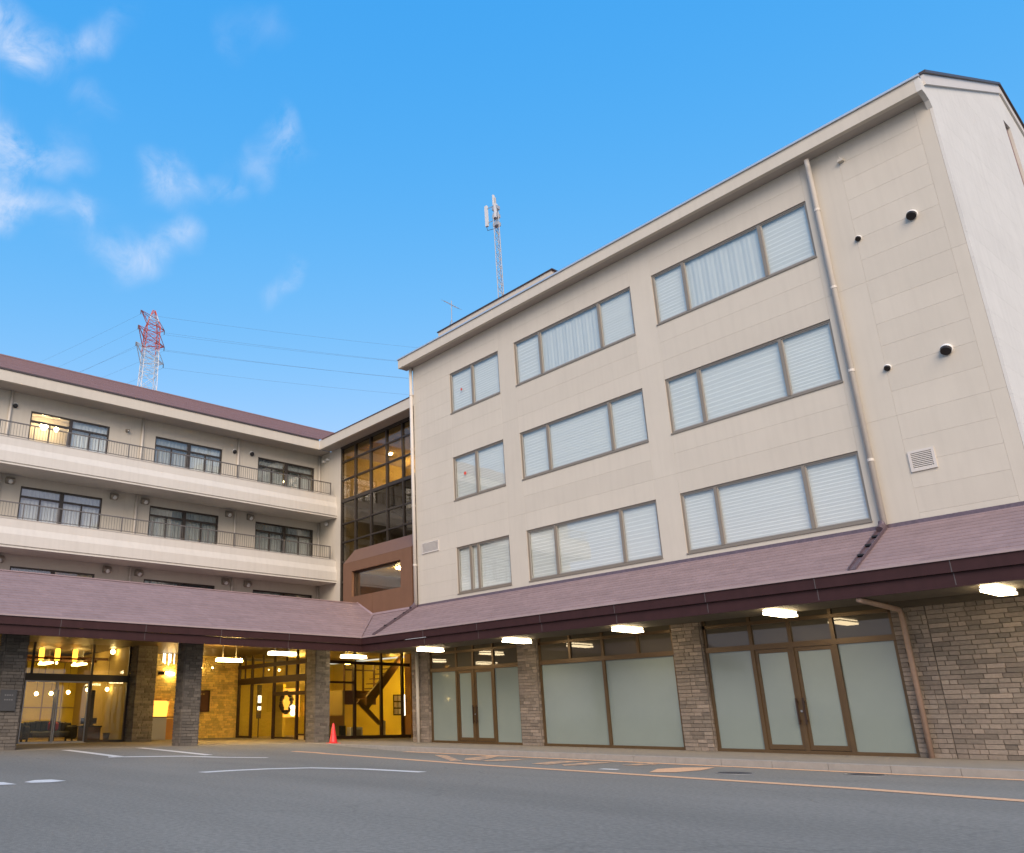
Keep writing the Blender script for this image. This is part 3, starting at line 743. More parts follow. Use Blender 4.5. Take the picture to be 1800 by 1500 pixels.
# ================================================================== LEFT WING with balconies
lw = thing('balcony_wing', 'long beige wing with two rows of balconies and a mauve roof at left', 'building', (-17, -10, 0))
XW = -11.17; YL = -22.0
LW = [(-16.9,-13.6),(-11.27,-7.96),(-5.86,-2.53),(-.60,2.66)]
LR = [(4.55,6.574),(7.65,9.806),(10.80,13.031)]
MB().box(-23.0,XW-1.4,YL,3.0,3.6,13.7).build('wall_core','room_wall',lw)
# wall strips between the openings
yb_ = [YL]+[v for w_ in LW for v in w_]+[3.0]
wl = MB()
for i in range(0,len(yb_),2): wl.box(XW-.2,XW,yb_[i],yb_[i+1],3.6,13.7)
for (a, b) in LW:
    z = 3.6
    for (z0, z1) in LR+[(13.7,99)]:
        wl.box(XW-.2,XW-.0,a,b,z,z0); z = z1
wl = wl.build('wall','wall_beige',lw,at=(XW,-9,3.6))
# vertical joint strips
vj = MB()
for y in (-12.6,-7.0,-6.3,-1.45): vj.box(XW,XW+.004,y-.006,y+.006,5.1,13.7)
vj.build('wall_joint_cover','wall_joint',lw)
pt = MB()
for i in range(0,len(yb_),2):
    m_ = (yb_[i]+yb_[i+1])/2; pt.box(XW-1.39,XW-.21,m_-.05,m_+.05,3.6,13.69)
pt.build('partition','room_wall',lw)
fl = MB()
for z in (7.45,10.62,13.45): fl.box(XW-1.39,XW-.21,YL,2.98,z-.12,z)
fl.build('inner_slab','room_wall',lw)
def slider(y0, y1, z0, z1, label, content):
    x1_, x0_ = XW-.04, XW-.13; t = .06
    f = MB(); f.box(x0_,x1_,y0,y1,z1-t,z1); f.box(x0_,x1_,y0,y1,z0,z0+t); f.box(x0_,x1_,y0,y0+t,z0+t,z1-t); f.box(x0_,x1_,y1-t,y1,z0+t,z1-t)
    c_ = (y0+y1)/2; f.box(x0_,x1_+.01,c_-.075,c_+.075,z0+t,z1-t)
    for a, b in ((y0+t,c_-.075),(c_+.075,y1-t)):
        f.box(x0_,x1_,a,b,z1-.45,z1-.375)
        m_ = (a+b)/2; f.box(x0_+.02,x1_-.01,m_-.03,m_+.03,z0+t,z1-.45)
    w = f.build('window','frame_dark',lw,at=(XW,y0,z0),label=label)
    for si, (a, b) in enumerate(((y0+t,c_-.075),(c_+.075,y1-t))):
        m_ = (a+b)/2
        for (u, v, p_, q_) in ((a,m_-.03,z0+t,z1-.45),(m_+.03,b,z0+t,z1-.45),(a,b,z1-.375,z1-t)):
            MB().box(x0_+.05,x0_+.056,u,v,p_,q_).build('pane','pane_clear',w)
        k_ = content[si]
        if k_:
            cu = MB(); n = int((b-a)/.05); xx = XW-.21
            ztop = z1 if k_ != 'half' else z1-.38
            for q in range(n):
                ya, yc = a+(b-a)*q/n, a+(b-a)*(q+1)/n
                cu.quad((xx+.02*math.sin(q*1.9),ya,z0),(xx+.02*math.sin((q+1)*1.9),yc,z0),(xx+.02*math.sin((q+1)*1.9),yc,ztop),(xx+.02*math.sin(q*1.9),ya,ztop))
            cu.build('curtain', 'curtain_grey' if k_ == 'grey' else 'curtain', w)
    return w
rown = {0:'bottom row, half hidden by the canopy',1:'middle row',2:'top row'}
coln = ['far left outside column','left column','middle column','right column']
content = {(1,2):(None,'full'),(2,2):('grey','full'),(3,2):('grey','grey'),(1,1):('full','full'),(2,1):('grey','grey'),(3,1):('grey','grey')}
for ci, (a, b) in enumerate(LW):
    for ri, (z0, z1) in enumerate(LR):
        lab = 'sliding window behind the balcony, '+coln[ci]+', '+rown[ri]
        if (ci,ri) == (1,2): lab += ', brightly lit'
        slider(a, b, z0, z1, lab, content.get((ci,ri),('grey','half')))
for (x, y, z, r) in ((-12.0,-10.5,12.75,.16),(-11.95,-10.0,10.3+2.4,.10),(-11.9,-11.0,9.1,.06)):
    MB().sphere((x,y,z),r).build('room_lamp','room_lamp',lw,smooth=True)
MB().sphere((-11.9,-3.6,12.4),.05).build('room_lamp','room_lamp',lw)
MB().sphere((-12.0,1.4,12.3),.05).build('room_lamp','room_lamp',lw)
# eave, roof
MB().box(-10.22,-10.10,YL-.5,2.26,13.67,14.13).build('eave_fascia','wall_beige',lw)
MB().box(XW,-10.22,YL-.5,3.0,13.70,13.78).build('eave_soffit','soffit',lw)
MB().box(-10.2,-10.06,YL-.5,2.2,14.132,14.20).build('gutter','dark_coping',lw)
r_ = MB()
n = 22
for i in range(n):
    x0 = -10.12-(6.9*i/n); x1 = -10.12-(6.9*(i+1)/n); z0 = 14.2+3.45*i/n; z1 = 14.2+3.45*(i+1)/n
    e0 = 2.2+(-x0-10.12)*1.0; e1 = 2.2+(-x1-10.12)*1.0
    r_.v += [(x0,YL-.5,z0+.02),(x0,e0,z0+.02),(x1,e1,z1),(x1,YL-.5,z1),(x0,YL-.5,z0-.02),(x0,e0,z0-.02)]
    b_ = len(r_.v)-6; r_.f += [(b_,b_+1,b_+2,b_+3),(b_+4,b_+5,b_+1,b_)]
r_.build('roof_courses','main_roof',lw,kind='stuff')
MB().prism([(-10.2,YL-.45,14.12),(-17.02,YL-.45,17.55),(-23.9,YL-.45,14.12)],(0,24.6,0)).build('roof','main_roof',lw)
MB().tube([(-17.02,YL-.5,17.64),(-17.02,9.1,17.64)],.09,8).build('ridge','main_roof',lw)
# balconies
def balcony(T, label):
    pr = [(-9.65,T),(-9.65,T-.33),(-9.55,T-.60),(-9.55,T-1.0),(-9.60,T-1.02),(-9.60,T-1.045),(-9.57,T-1.05),(-9.57,T-1.10),(XW+.002,T-1.06),(XW+.002,T-.62),(-9.78,T-.62),(-9.78,T)]
    s = MB(); s.prism([(x, YL, z) for x, z in pr], (0, 2.998-YL, 0))
    b = s.build('balcony','balcony_paint',lw,at=(-9.65,-9,T-1.1),label=label)
    MB().box(-9.80,-9.63,YL,2.998,T+.001,T+.02).build('coping','trim_light',b)
    return b
def railing(T, label):
    s = MB(); s.box(-9.735,-9.685,YL,2.72,T+.62,T+.66); s.box(-9.725,-9.695,YL,2.72,T+.08,T+.105)
    r = s.build('railing','rail',lw,at=(-9.7,-9,T),label=label)
    y = 2.70
    while y > YL:
        MB().box(-9.73,-9.69,y-.02,y+.02,T+.02,T+.62).build('post','rail',r,at=(-9.71,y,T+.02)); y -= 1.28
    bs = MB(); y = 2.6
    while y > YL:
        bs.box(-9.716,-9.704,y-.006,y+.006,T+.105,T+.62); y -= .11
    bs.build('balusters','rail',r,kind='stuff')
for T, nm in ((11.255,'upper'),(8.088,'lower')):
    balcony(T, nm+' balcony with moulded pale parapet'); railing(T, 'thin grey railing on the '+nm+' balcony')
for y in (-17.7,-12.1,-6.5,-1.72,2.93):
    for z0, z1 in ((10.65,13.70),(7.48,10.15),(5.13,6.98)):
        vpipe(lw, XW+.075, y, z0, z1, .055, every=9)
def whood(y, z, s_, kind, x=XW):
    if kind == 'round':
        dome(lw, x, y, z, s_, (1,0,0), 'charcoal')
    else:
        a = MB(); a.prism([(x,y-s_,z-s_*.8),(x+.22,y-s_,z-s_*.35),(x+.22,y-s_,z+s_*.2),(x+.13,y-s_,z+s_*.8),(x,y-s_,z+s_)],(0,2*s_,0))
        o = a.build('vent_hood','metal_hood',lw,at=(x,y,z),bevel=.02)
        MB().sphere((x+.17,y,z-s_*.35),s_*.55,10).build('vent_mouth','cap_white',o,smooth=True)
mat('metal_hood', (.30,.27,.23), rough=.5, metal=.3)
whood(-11.93,13.12,.11,'round'); whood(-1.92,13.06,.11,'round'); whood(-.99,13.12,.12,'round'); whood(-7.2,12.99,.07,'box')
for z in (9.93,6.78):
    for y in (-11.72,-7.5,-6.12,-2.06,-.93): whood(y,z,.17,'box')
q = MB(); q.box(-10.75,-10.60,YG-.18,YG,13.24,13.34); q.box(-10.4,-10.28,YG-.16,YG,13.28,13.36); q.build('wall_lamp','cap_white',link,at=(-10.6,YG,13.2))
q = MB(); q.sphere((-10.35,YG-.10,9.98),.10); q.build('wall_lamp','cap_white',link,at=(-10.35,YG,9.98),smooth=True)
# ground floor walls under the left wing
gw = thing('porch_stone_wall', 'golden lit stone wall at the back of the porch with a framed notice', 'wall', (-11.2,-4.2,.12))
box('core','stone_back',gw,-11.5,-11.20,-7.2,-1.1,.12,3.55)
tiles(gw,(-11.20,-7.2,.12),6.1,3.40,1,material='stone_lit_gold',seed=31,limit=300,th=.10)
# clad pier beside the entrance glazing
pillar(-8.30,-7.66,-7.20,-6.40,3.5,'shade-darkened stone pier at the right end of the entrance glazing',14,material='stone_shaded')
pillar(-2.82,-2.20,-13.10,-12.46,3.5,'front porch pillar carrying the dark name plate, at the left edge',15,material='stone_shaded')
pillar(-2.82,-2.20,-7.74,-7.12,3.5,'front porch pillar between the entrance glazing and the golden wall',16,material='stone_shaded')
pillar(-2.82,-2.20,-2.87,-2.25,3.5,'front porch pillar behind the red cone',17,material='stone_shaded')

# ================================================================== CANOPY ROOF over the ground floor
cp = thing('canopy_roof', 'low mauve canopy roof with deep brown fascia running along both wings', 'canopy', (-.66,-2,3))
ZE, CS, XE = 3.51, .565, 19.2
XC = -.67
n = 13
s = MB()
for i in range(n):
    ya, yb2 = -2+2.0*i/n, -2+2.0*(i+1)/n; za = ZE+CS*(ya+2)+.016; zb = ZE+CS*(yb2+2)
    xa, xb = XC-(ya+2), XC-(yb2+2)
    u = xa; first = True
    while u < XE:
        v = min(u+random.choice((.6,.9,1.2)), XE); u0 = xb if first else u; dz = random.uniform(0,.003)
        k_ = len(s.v); s.v += [(u,ya,za-.018),(v,ya,za-.018),(v,ya,za+dz),(u,ya,za+dz),(v,yb2,zb+.004+dz),(u0,yb2,zb+.004+dz)]; s.f += [(k_,k_+1,k_+2,k_+3),(k_+3,k_+2,k_+4,k_+5)]
        u = v; first = False
s.build('roof_courses','roof_mauve',cp,kind='stuff')
s = MB(); n2 = 17
for i in range(n2):
    xa, xb = XC-2.83*i/n2, XC-2.83*(i+1)/n2; za = ZE+CS*(XC-xa)+.016; zb = ZE+CS*(XC-xb)
    ea, eb = min(-2+(XC-xa), -.10), min(-2+(XC-xb), -.10)
    u = ea; first = True
    while u > YL:
        v = max(u-random.choice((.6,.9,1.2)), YL); u0 = eb if first else u; dz = random.uniform(0,.003)
        k_ = len(s.v); s.v += [(xa,v,za-.018),(xa,u,za-.018),(xa,u,za+dz),(xa,v,za+dz),(xb,u0,zb+.004+dz),(xb,v,zb+.004+dz)]; s.f += [(k_,k_+1,k_+2,k_+3),(k_+3,k_+2,k_+4,k_+5)]
        u = v; first = False
s.build('roof_courses','roof_mauve',cp,kind='stuff')
ZR = ZE+CS*2.83
MB().box(XW,-3.5,YL,-.105,ZR-.1,ZR).build('flat_roof','roof_mauve',cp)
MB().box(XW,-4.57,-.10,YG,ZR-.1,ZR-.01).build('flat_roof','roof_mauve',cp)
# flashings: ridge, valley, wall abutment, eave strips
MB().box(-3.62,-3.42,YL,-.12,ZR-.015,ZR+.02).build('ridge_flashing','flash_mauve',cp)
q = MB(); 
q.prism([(XC+.05,-2.05,ZE+.02),(XC-1.90+.05,-.10,ZE+CS*1.9+.03),(XC-1.90-.07,-.10,ZE+CS*1.9+.03),(XC-.07,-2.0,ZE+.02)],(0,0,.012)); q.build('valley_flashing','flash_mauve',cp)
q = MB(); q.prism([(-2.62,-.17,ZE+CS*1.83+.02),(-.2,-.17,ZE+CS*1.83+.02),(-.2,-.102,ZE+CS*1.9+.06),(-2.62,-.102,ZE+CS*1.9+.06)],(0,0,.02)); q.prism([(-2.55,-.17,ZE+CS*1.86+.02),(-2.55,-.102,ZE+CS*1.88+.06),(-3.55,-.102,ZR+.05),(-3.55,-.17,ZR+.03)],(0,0,.02)); q.build('bay_flashing','flash_mauve',cp)
MB().prism([(-.02,-.07,4.60),(-.02,-.004,4.60),(-.02,-.004,4.70),(-.02,-.03,4.70)],(18.1,0,0)).build('wall_flashing','gutter_purple',cp)
q = MB(); q.box(XC,XE,-2.06,-1.98,ZE-.02,ZE+.022); q.box(XC-.02,XC+.05,YL,-2.06,ZE-.02,ZE+.022); q.build('eave_edge','roof_edge',cp)
# fascia in two tiers
def lfascia(y, x, z0, z1, name='fascia', th=.05):
    q = MB(); q.box(x,XE,y,y+th,z0,z1); q.build(name,'fascia_brown',cp,label='fascia board along the right wing')
    q = MB(); q.box(x-th,x,YL,y,z0,z1); q.build(name,'fascia_brown',cp,label='fascia board along the left wing')
lfascia(-2.03, XC+.02, 3.275, 3.488)
lfascia(-1.975, XC-.035, 3.055, 3.27)
lfascia(-1.99, XC-.02, 3.025, 3.052, 'fascia_lip')
q = MB()
for x in (2.6,5.0,7.41,9.8,12.22,14.6,16.95): q.box(x-.008,x+.008,-2.034,-2.031,3.276,3.487); q.box(x-.008,x+.008,-1.979,-1.976,3.03,3.27)
for y in (-16.9,-14.5,-12.1,-9.7,-7.3,-4.9): q.box(XC+.0205,XC+.024,y-.008,y+.008,3.276,3.487); q.box(XC-.0345,XC-.031,y-.008,y+.008,3.03,3.27)
q.build('fascia_joints','fascia_joint',cp)
MB().prism([(XE,-2.0,3.03),(XE,-2.0,3.50),(XE,0,4.64),(XE,0,3.03)],(.05,0,0)).build('end_board','fascia_brown',cp)
# ceilings
q = MB(); 
for i in range(13): q.box(XC-.05,XE-.02,-1.92+i*.152,-1.92+i*.152+.146,3.03 if i < 8 else 3.2,3.24)
q.build('ceiling_boards','canopy_ceiling',cp)
MB().box(-11.2,XC-.1,YL,-1.95,3.5,3.55).build('porch_ceiling','porch_ceiling',cp)
MB().box(-11.2,XC-.1,-1.95,4.6,3.5,3.55).build('porch_ceiling','porch_ceiling',cp)
MB().box(XC-.1,XC-.06,-1.93,.0,3.2,3.55).build('ceiling_step','canopy_ceiling',cp)
# chutes laid down the canopy slope below the downpipes
def chute(x, label):
    t = MB(); sl = lambda y: ZE+CS*(y+2)
    for dx in (-.075,.06): t.prism([(x+dx,-1.95,sl(-1.95)+.02),(x+dx,-.08,sl(-.08)+.02),(x+dx,-.08,sl(-.08)+.10),(x+dx,-1.95,sl(-1.95)+.07)],(.018,0,0))
    t.prism([(x-.06,-1.95,sl(-1.95)+.022),(x-.06,-.08,sl(-.08)+.022),(x-.06,-.08,sl(-.08)+.04),(x-.06,-1.95,sl(-1.95)+.035)],(.12,0,0))
    o = t.build('rain_chute','gutter_purple',cp,at=(x,-1,sl(-1)),label=label)
    k = MB(); k.tube([(x,-.09,4.75),(x,-.14,4.66),(x,-.30,sl(-.30)+.09)],.075,10); k.build('shoe','gutter_purple',o)
    for y in (-.55,-.95,-1.4): MB().box(x-.055,x+.055,y-.07,y+.05,sl(y)+.04,sl(y)+.075).build('chute_clip','black',o)
chute(15.30, 'rain chute at the right wing pipe'); chute(-.06, 'rain chute in the inner corner')

# ================================================================== LIGHTS under the canopy
def fixture(x, y, z, label, group, m_, zc_, rz=math.pi/2, L_=.92, Wd=.27):
    t = thing('ceiling_light', label, 'light', (x,y,z), group)
    t.rotation_euler = (0,0,rz)
    def b(nm, mt, *a, **k):
        o = bpy.data.objects.new(nm, MB().box(*a).data(nm, mt)); COL.objects.link(o); o.parent = t; return o
    o = b('diffuser', m_, -L_/2, L_/2, -Wd/2, Wd/2, 0, .04)
    o = b('upper_diffuser', m_, -L_/2+.01, L_/2-.01, -Wd/2+.01, Wd/2-.01, .066, .10)
    b('housing', 'metal_grey', -L_/2-.012, L_/2+.012, -Wd/2-.012, Wd/2+.012, .041, .065)
    b('mount', 'charcoal', -L_/2+.2, -L_/2+.22, -.01, .01, .101, zc_-z); b('mount', 'charcoal', L_/2-.22, L_/2-.2, -.01, .01, .101, zc_-z)
    return t
rl = ['first ceiling light from the inner corner under the right canopy','ceiling light above the left shop front by its stone pillar','ceiling light above the middle shop front','ceiling light above the double doors of the right shop front','ceiling light above the stone wall at the right edge']
for (x, y), lb in zip([(2.03,-1.25),(5.80,-1.25),(9.52,-1.2),(13.45,-1.3),(17.36,-1.35)], rl):
    fixture(x, y, 2.915, lb, 'ceiling lights under the right canopy', 'lamp_diffuser', 3.03)
ll = ['leftmost porch ceiling light in front of the golden stone wall','middle porch ceiling light in front of the lobby doors','porch ceiling light in front of the stair glazing']
for (x, y), lb in zip([(-5.4,-4.57),(-1.6,-4.58),(-1.5,-1.75)], ll):
    fixture(x, y, 2.885, lb, 'ceiling lights under the left porch', 'porch_lamp' if x < -3 else 'lamp_diffuser', 3.5 if x < -1.55 else 3.2, L_=.95)

# ================================================================== ENTRANCE GLAZING and lobby behind it (left)
en = thing('entrance_glazing', 'tall glazed entrance front with dark frames at far left', 'glazing', (-8.3,-9.2,.12))
XG = -8.3
f = MB()
f.box(XG-.05,XG+.05,-13.0,-7.20,2.20,2.44)
for y in (-13.0,-10.95,-8.62,-7.24): f.box(XG-.05,XG+.055,y-.045,y+.045,.12,2.20); 
for y in (-13.0,-10.72,-8.62,-7.24): f.box(XG-.04,XG+.045,y-.035,y+.035,2.44,3.5)
f.box(XG-.05,XG+.05,-8.57,-7.28,.12,.20)
f.build('frame','frame_dark',en)
for (a, b, z0, z1) in ((-12.95,-10.76,2.44,3.5),(-10.68,-8.66,2.44,3.5),(-8.58,-7.28,2.44,3.5),(-12.95,-11.0,.12,2.2),(-8.57,-7.29,.2,2.2)):
    MB().box(XG-.006,XG+.006,a,b,z0,z1).build('pane','pane_warm',en,at=(XG,a,z0))
for (a, b) in ((-10.90,-9.80),(-9.78,-8.67)):
    d_ = MB(); d_.box(XG-.03,XG+.03,a,a+.035,.13,2.2); d_.box(XG-.03,XG+.03,b-.035,b,.13,2.2); d_.box(XG-.03,XG+.03,a+.035,b-.035,.13,.18); d_.box(XG-.03,XG+.03,a+.035,b-.035,2.15,2.2)
    o = d_.build('sliding_door','metal_grey',en,at=(XG,a,.13)); MB().box(XG-.005,XG+.005,a+.035,b-.035,.18,2.15).build('door_pane','pane_warm',o)
MB().box(XG-.3,XG+.35,-10.9,-8.7,.12,.135).build('threshold','metal_grey',en)
lob = thing('lobby_interior', 'warm lit lobby room seen through the entrance glazing', 'room', (-11,-9.5,.12))
q = MB(); q.box(-14.6,-14.4,-15,-7.25,.12,3.5); q.box(-14.4,XG-.1,-15.2,-15.0,.12,3.5); q.build('wall','tan_wall',lob)
MB().box(-14.4,XG-.1,-7.25,-7.15,.12,3.5).build('wall','tan_wall',lob)
MB().box(-14.4,XG-.1,-15,-7.25,.121,.128).build('floor','lobby_floor',lob)
q = MB()
for i in range(10): q.box(-14.38,-14.34,-14.8+i*.78,-14.8+i*.78+.72,.3,1.35); q.box(-14.38,-14.34,-14.8+i*.78,-14.8+i*.78+.72,1.4,3.2)
q.build('wall_boards','yellow_wall',lob)
q = MB()
for y in (-9.3,-7.95): q.box(-10.1,-9.9,y-.07,y+.07,.12,1.95)
q.build('dark_posts','black',lob)
q = MB(); q.box(-9.2,-9.16,-10.9,-8.6,3.0,3.06); q.box(-10.6,-10.5,-14.0,-7.3,3.1,3.2); q.box(-12.0,-11.9,-14.0,-7.3,3.1,3.2); q.build('ceiling_beams','wood_dark',lob)
gl = ['leftmost of the round pendant globes in the lobby','second round pendant globe from the left in the lobby','middle round pendant globe in the lobby','fourth round pendant globe from the left in the lobby','rightmost of the round pendant globes in the lobby']
for (y, z), lb in zip([(-10.02,1.80),(-9.49,1.82),(-8.87,1.87),(-8.15,1.97),(-7.40,2.0)], gl):
    t = thing('pendant_lamp', lb, 'lamp', (-10,y,z), 'pendant globes in the lobby')
    MB().sphere((-10,y,z),.07).build('globe','globe',t,smooth=True); MB().tube([(-10,y,z+.06),(-10,y,3.5)],.006,6).build('cord','black',t)
al = ['leftmost amber cylinder lamp high in the lobby','middle amber cylinder lamp high in the lobby','right amber cylinder lamp high in the lobby']
for y, lb in zip((-10.0,-9.42,-8.76), al):
    t = thing('cylinder_lamp', lb, 'lamp', (-10,y,3.0), 'amber cylinder lamps in the lobby')
    MB().lathe(-10,y,[(.08,3.0),(.10,3.05),(.10,3.40),(.07,3.45)],12).build('shade','amber_shade',t,smooth=True); MB().sphere((-10,y,2.92),.045,8).build('bulb','globe',t)
for (x, y, z, lb) in ((-9.6,-7.45,3.38,'small amber spot lamp at the right of the lobby ceiling'),(-12.4,-10.6,3.1,'bright lamp over the left lobby corner')):
    t = thing('spot_lamp', lb, 'lamp', (x,y,z)); MB().sphere((x,y,z),.09).build('bulb','globe',t,smooth=True); MB().tube([(x,y,z+.08),(x,y,3.5)],.012,6).build('stem','black',t)
for (x, y, lb) in ((-11.5,-9.4,'long ceiling lamp near the lobby centre'),(-11.5,-8.1,'long ceiling lamp near the lobby pier')):
    t = thing('strip_lamp', lb, 'lamp', (x,y,2.95), 'long ceiling lamps in the lobby'); MB().box(x-.6,x+.6,y-.12,y+.12,2.95,3.01).build('diffuser','entrance_lamp',t)
    MB().box(x-.4,x+.4,y-.03,y+.03,3.01,3.5).build('mount','metal_grey',t)
# sofa: rounded back, seat, arms
t = thing('sofa', 'dark grey curved sofa with a red cushion inside the entrance', 'sofa', (-10,-9.3,.12))
q = MB()
for i in range(10):
    y0 = -10.35+i*.19; hh = .86-.02*abs(i-4.5)**1.6*.35
    q.box(-10.75,-10.5,y0,y0+.186,.3,hh)
q.build('backrest','charcoal',t,bevel=.03)
MB().box(-10.5,-9.75,-10.1,-8.7,.28,.50).build('seat','charcoal',t,bevel=.05)
for a in (-10.38,-8.68): MB().box(-10.6,-9.75,a,a+.24,.22,.70).build('arm','charcoal',t,bevel=.06)
MB().box(-10.5,-10.25,-9.35,-9.0,.5,.82).build('cushion','red',t,bevel=.06)
for (x, y) in ((-9.85,-10.2),(-9.85,-8.6),(-10.6,-10.2),(-10.6,-8.6)): MB().box(x-.03,x+.03,y-.03,y+.03,.12,.24).build('leg','black',t)
t = thing('desk', 'small desk just inside the right entrance pane', 'desk', (-9.9,-7.8,.12))
MB().box(-10.2,-9.6,-8.4,-7.6,.62,.67).build('top','black',t); MB().box(-10.15,-9.65,-8.3,-7.9,.12,.62).build('cabinet','wood_dark',t); MB().box(-9.7,-9.66,-7.9,-7.62,.12,.62).build('panel','wood_dark',t)
for y, lb in ((-8.2,'left dark monitor on the entrance desk'),(-7.88,'right dark monitor on the entrance desk')):
    t = thing('monitor', lb, 'monitor', (-9.85,y,.67), 'monitors on the desk'); MB().box(-9.87,-9.84,y-.14,y+.14,.74,.95).build('screen','black',t); MB().box(-9.9,-9.8,y-.05,y+.05,.67,.685).build('foot','black',t); MB().box(-9.87,-9.85,y-.015,y+.015,.685,.74).build('stem','black',t)
t = thing('waste_bin', 'low dark bin at the right end of the entrance desk', 'bin', (-9.5,-7.45,.12)); MB().lathe(-9.5,-7.45,[(.10,.12),(.13,.40)],12).build('body','black',t,smooth=True); MB().lathe(-9.5,-7.45,[(.14,.40),(.14,.42)],12).build('rim','charcoal',t)
# name plate on the front pillar
t = thing('name_plate', 'dark square name plate with two grey lines on the left porch pillar', 'sign', (-2.16,-12.86,1.12))
MB().box(-2.17,-2.14,-13.06,-12.64,1.13,1.68).build('plate','plate',t)
q = MB()
for z, ys in ((1.52,(-12.95,-12.89,-12.83,-12.77)),(1.40,(-12.95,-12.89,-12.83,-12.77))):
    for y in ys: q.box(-2.14,-2.1385,y,y+.04,z,z+.035)
q.build('lettering','plate_text',t)
# lectern like counter and folding screen seen in the gap beside the pier
t = thing('reception_counter', 'grey and orange wood reception counter in the gap beside the left middle pillar', 'counter', (-10.4,-4.9,.12))
MB().box(-10.9,-10.3,-5.5,-4.75,.12,.95).build('front','charcoal_grey' if 'charcoal_grey' in MAT else 'metal_grey',t); MB().box(-10.9,-10.3,-4.75,-4.35,.12,.9).build('side','orange_wood',t); MB().box(-10.95,-10.25,-5.5,-4.3,.95,.99).build('top','wood_dark',t)
t = thing('lit_board', 'glowing orange board above the reception counter', 'board', (-10.95,-4.8,.99))
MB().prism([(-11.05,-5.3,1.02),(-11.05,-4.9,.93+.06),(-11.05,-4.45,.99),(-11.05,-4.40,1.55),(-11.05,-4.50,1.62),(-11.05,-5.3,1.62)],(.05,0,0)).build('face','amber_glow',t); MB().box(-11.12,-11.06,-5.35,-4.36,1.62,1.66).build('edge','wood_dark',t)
t = thing('wall_spot', 'black wall spotlight with white lens on the golden wall', 'spotlight', (-11.1,-4.6,2.7)); MB().tube([(-11.15,-4.9,2.72),(-11.0,-4.65,2.72)],.07,10).build('body','black',t); MB().sphere((-10.98,-4.60,2.72),.06,10).build('lens','globe',t)
t = thing('wall_spot', 'pair of white lamp heads beside the pillar on the golden wall', 'spotlight', (-11.1,-4.3,2.7)); MB().box(-11.15,-11.0,-4.50,-4.22,2.64,2.76).build('head','globe',t,bevel=.03)
t = thing('chandelier', 'cluster of glass rods hanging high before the golden wall', 'chandelier', (-10.6,-4.6,3.5))
for i in range(5): MB().tube([(-10.6-.1*(i%2),-4.95+i*.12,3.48),(-10.6-.1*(i%2),-4.95+i*.12,3.12-.05*(i%3))],.018,6).build('rod','panel_light',t)
# framed notice
t = thing('framed_notice', 'dark brown framed notice with a yellow mark on the golden wall', 'notice', (-11.12,-3.1,1.3))
MB().box(-11.14,-11.10,-3.72,-2.55,1.22,2.02).build('board','wood_dark',t)
q = MB(); q.box(-11.10,-11.06,-3.75,-2.52,2.02,2.06); q.box(-11.10,-11.06,-3.75,-2.52,1.18,1.22); q.box(-11.10,-11.06,-3.75,-3.71,1.22,2.02); q.box(-11.10,-11.06,-2.56,-2.52,1.22,2.02); q.build('frame','bronze_dark',t)
q = MB(); [q.box(-11.10,-11.095,-3.5+i*.13,-3.41+i*.13,1.88,1.93) for i in range(6)]; q.build('lettering','tan_wall',t)
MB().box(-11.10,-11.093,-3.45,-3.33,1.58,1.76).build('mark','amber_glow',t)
for (y, lb) in ((-3.05,'small round lamp at the top of the golden wall, the left one'),(-2.5,'small round lamp at the top of the golden wall, the right one')):
    t = thing('wall_bulb', lb, 'lamp', (-11.0,y,3.0), 'small lamps on the golden wall'); MB().sphere((-11.0,y,3.0),.06 if y < -3 else .03,10).build('bulb','globe',t,smooth=True); MB().box(-11.18,-11.02,y-.02,y+.02,2.98,3.02).build('arm','black',t)

# ================================================================== LOBBY BOX in the inner corner
lb_ = thing('corner_lobby', 'golden lit glazed lobby with brown frames in the inner corner', 'glazing', (-7,1,.12))
Yl, Xl = -1.10, -5.50
f = MB()
f.box(-11.17,Xl,Yl-.06,Yl+.06,2.30,2.56); f.box(-11.17,Xl,Yl-.07,Yl+.07,2.96,3.12)
for x in (-11.12,-9.95,-8.05,-6.25,-5.56): f.box(x-.05,x+.05,Yl-.055,Yl+.055,.12,2.30); f.box(x-.05,x+.05,Yl-.05,Yl+.05,2.56,2.96); f.box(x-.05,x+.05,Yl-.04,Yl+.04,3.12,3.5)
for x in (-10.6,-9.0,-7.1): f.box(x-.03,x+.03,Yl-.03,Yl+.03,2.56,2.96); f.box(x-.03,x+.03,Yl-.03,Yl+.03,3.12,3.5)
f.box(-11.07,-10.0,Yl-.04,Yl+.04,.12,.20)
f.build('frame','bronze_dark',lb_)
for (a, b, z0, z1) in ((-11.07,-10.0,.2,2.3),(-9.9,-8.1,.12,2.3),(-11.07,Xl-.1,2.56,2.96),(-11.07,Xl-.1,3.12,3.5)):
    MB().box(a,b,Yl-.005,Yl+.005,z0,z1).build('pane','pane_warm',lb_,at=(a,Yl,z0))
for (a, b, zb) in ((-8.0,-6.3,.14),(-6.2,-5.6,.28)):
    d_ = MB(); d_.box(a,b,Yl-.05,Yl+.05,1.78,1.92); d_.box(a,b,Yl-.03,Yl+.03,zb,zb+.06); d_.box(a,a+.04,Yl-.03,Yl+.03,zb+.06,1.78); d_.box(b-.04,b,Yl-.03,Yl+.03,zb+.06,1.78)
    dd = d_.build('door','bronze_dark',lb_,at=(a,Yl,zb)); MB().box(a+.04,b-.04,Yl-.005,Yl+.005,zb+.06,1.78).build('door_pane','pane_warm',dd)
    MB().box(a+.04,b-.04,Yl-.005,Yl+.005,1.92,2.3).build('over_pane','pane_warm',dd)
f = MB()
ymul = (-1.04,1.15,2.50,3.62)
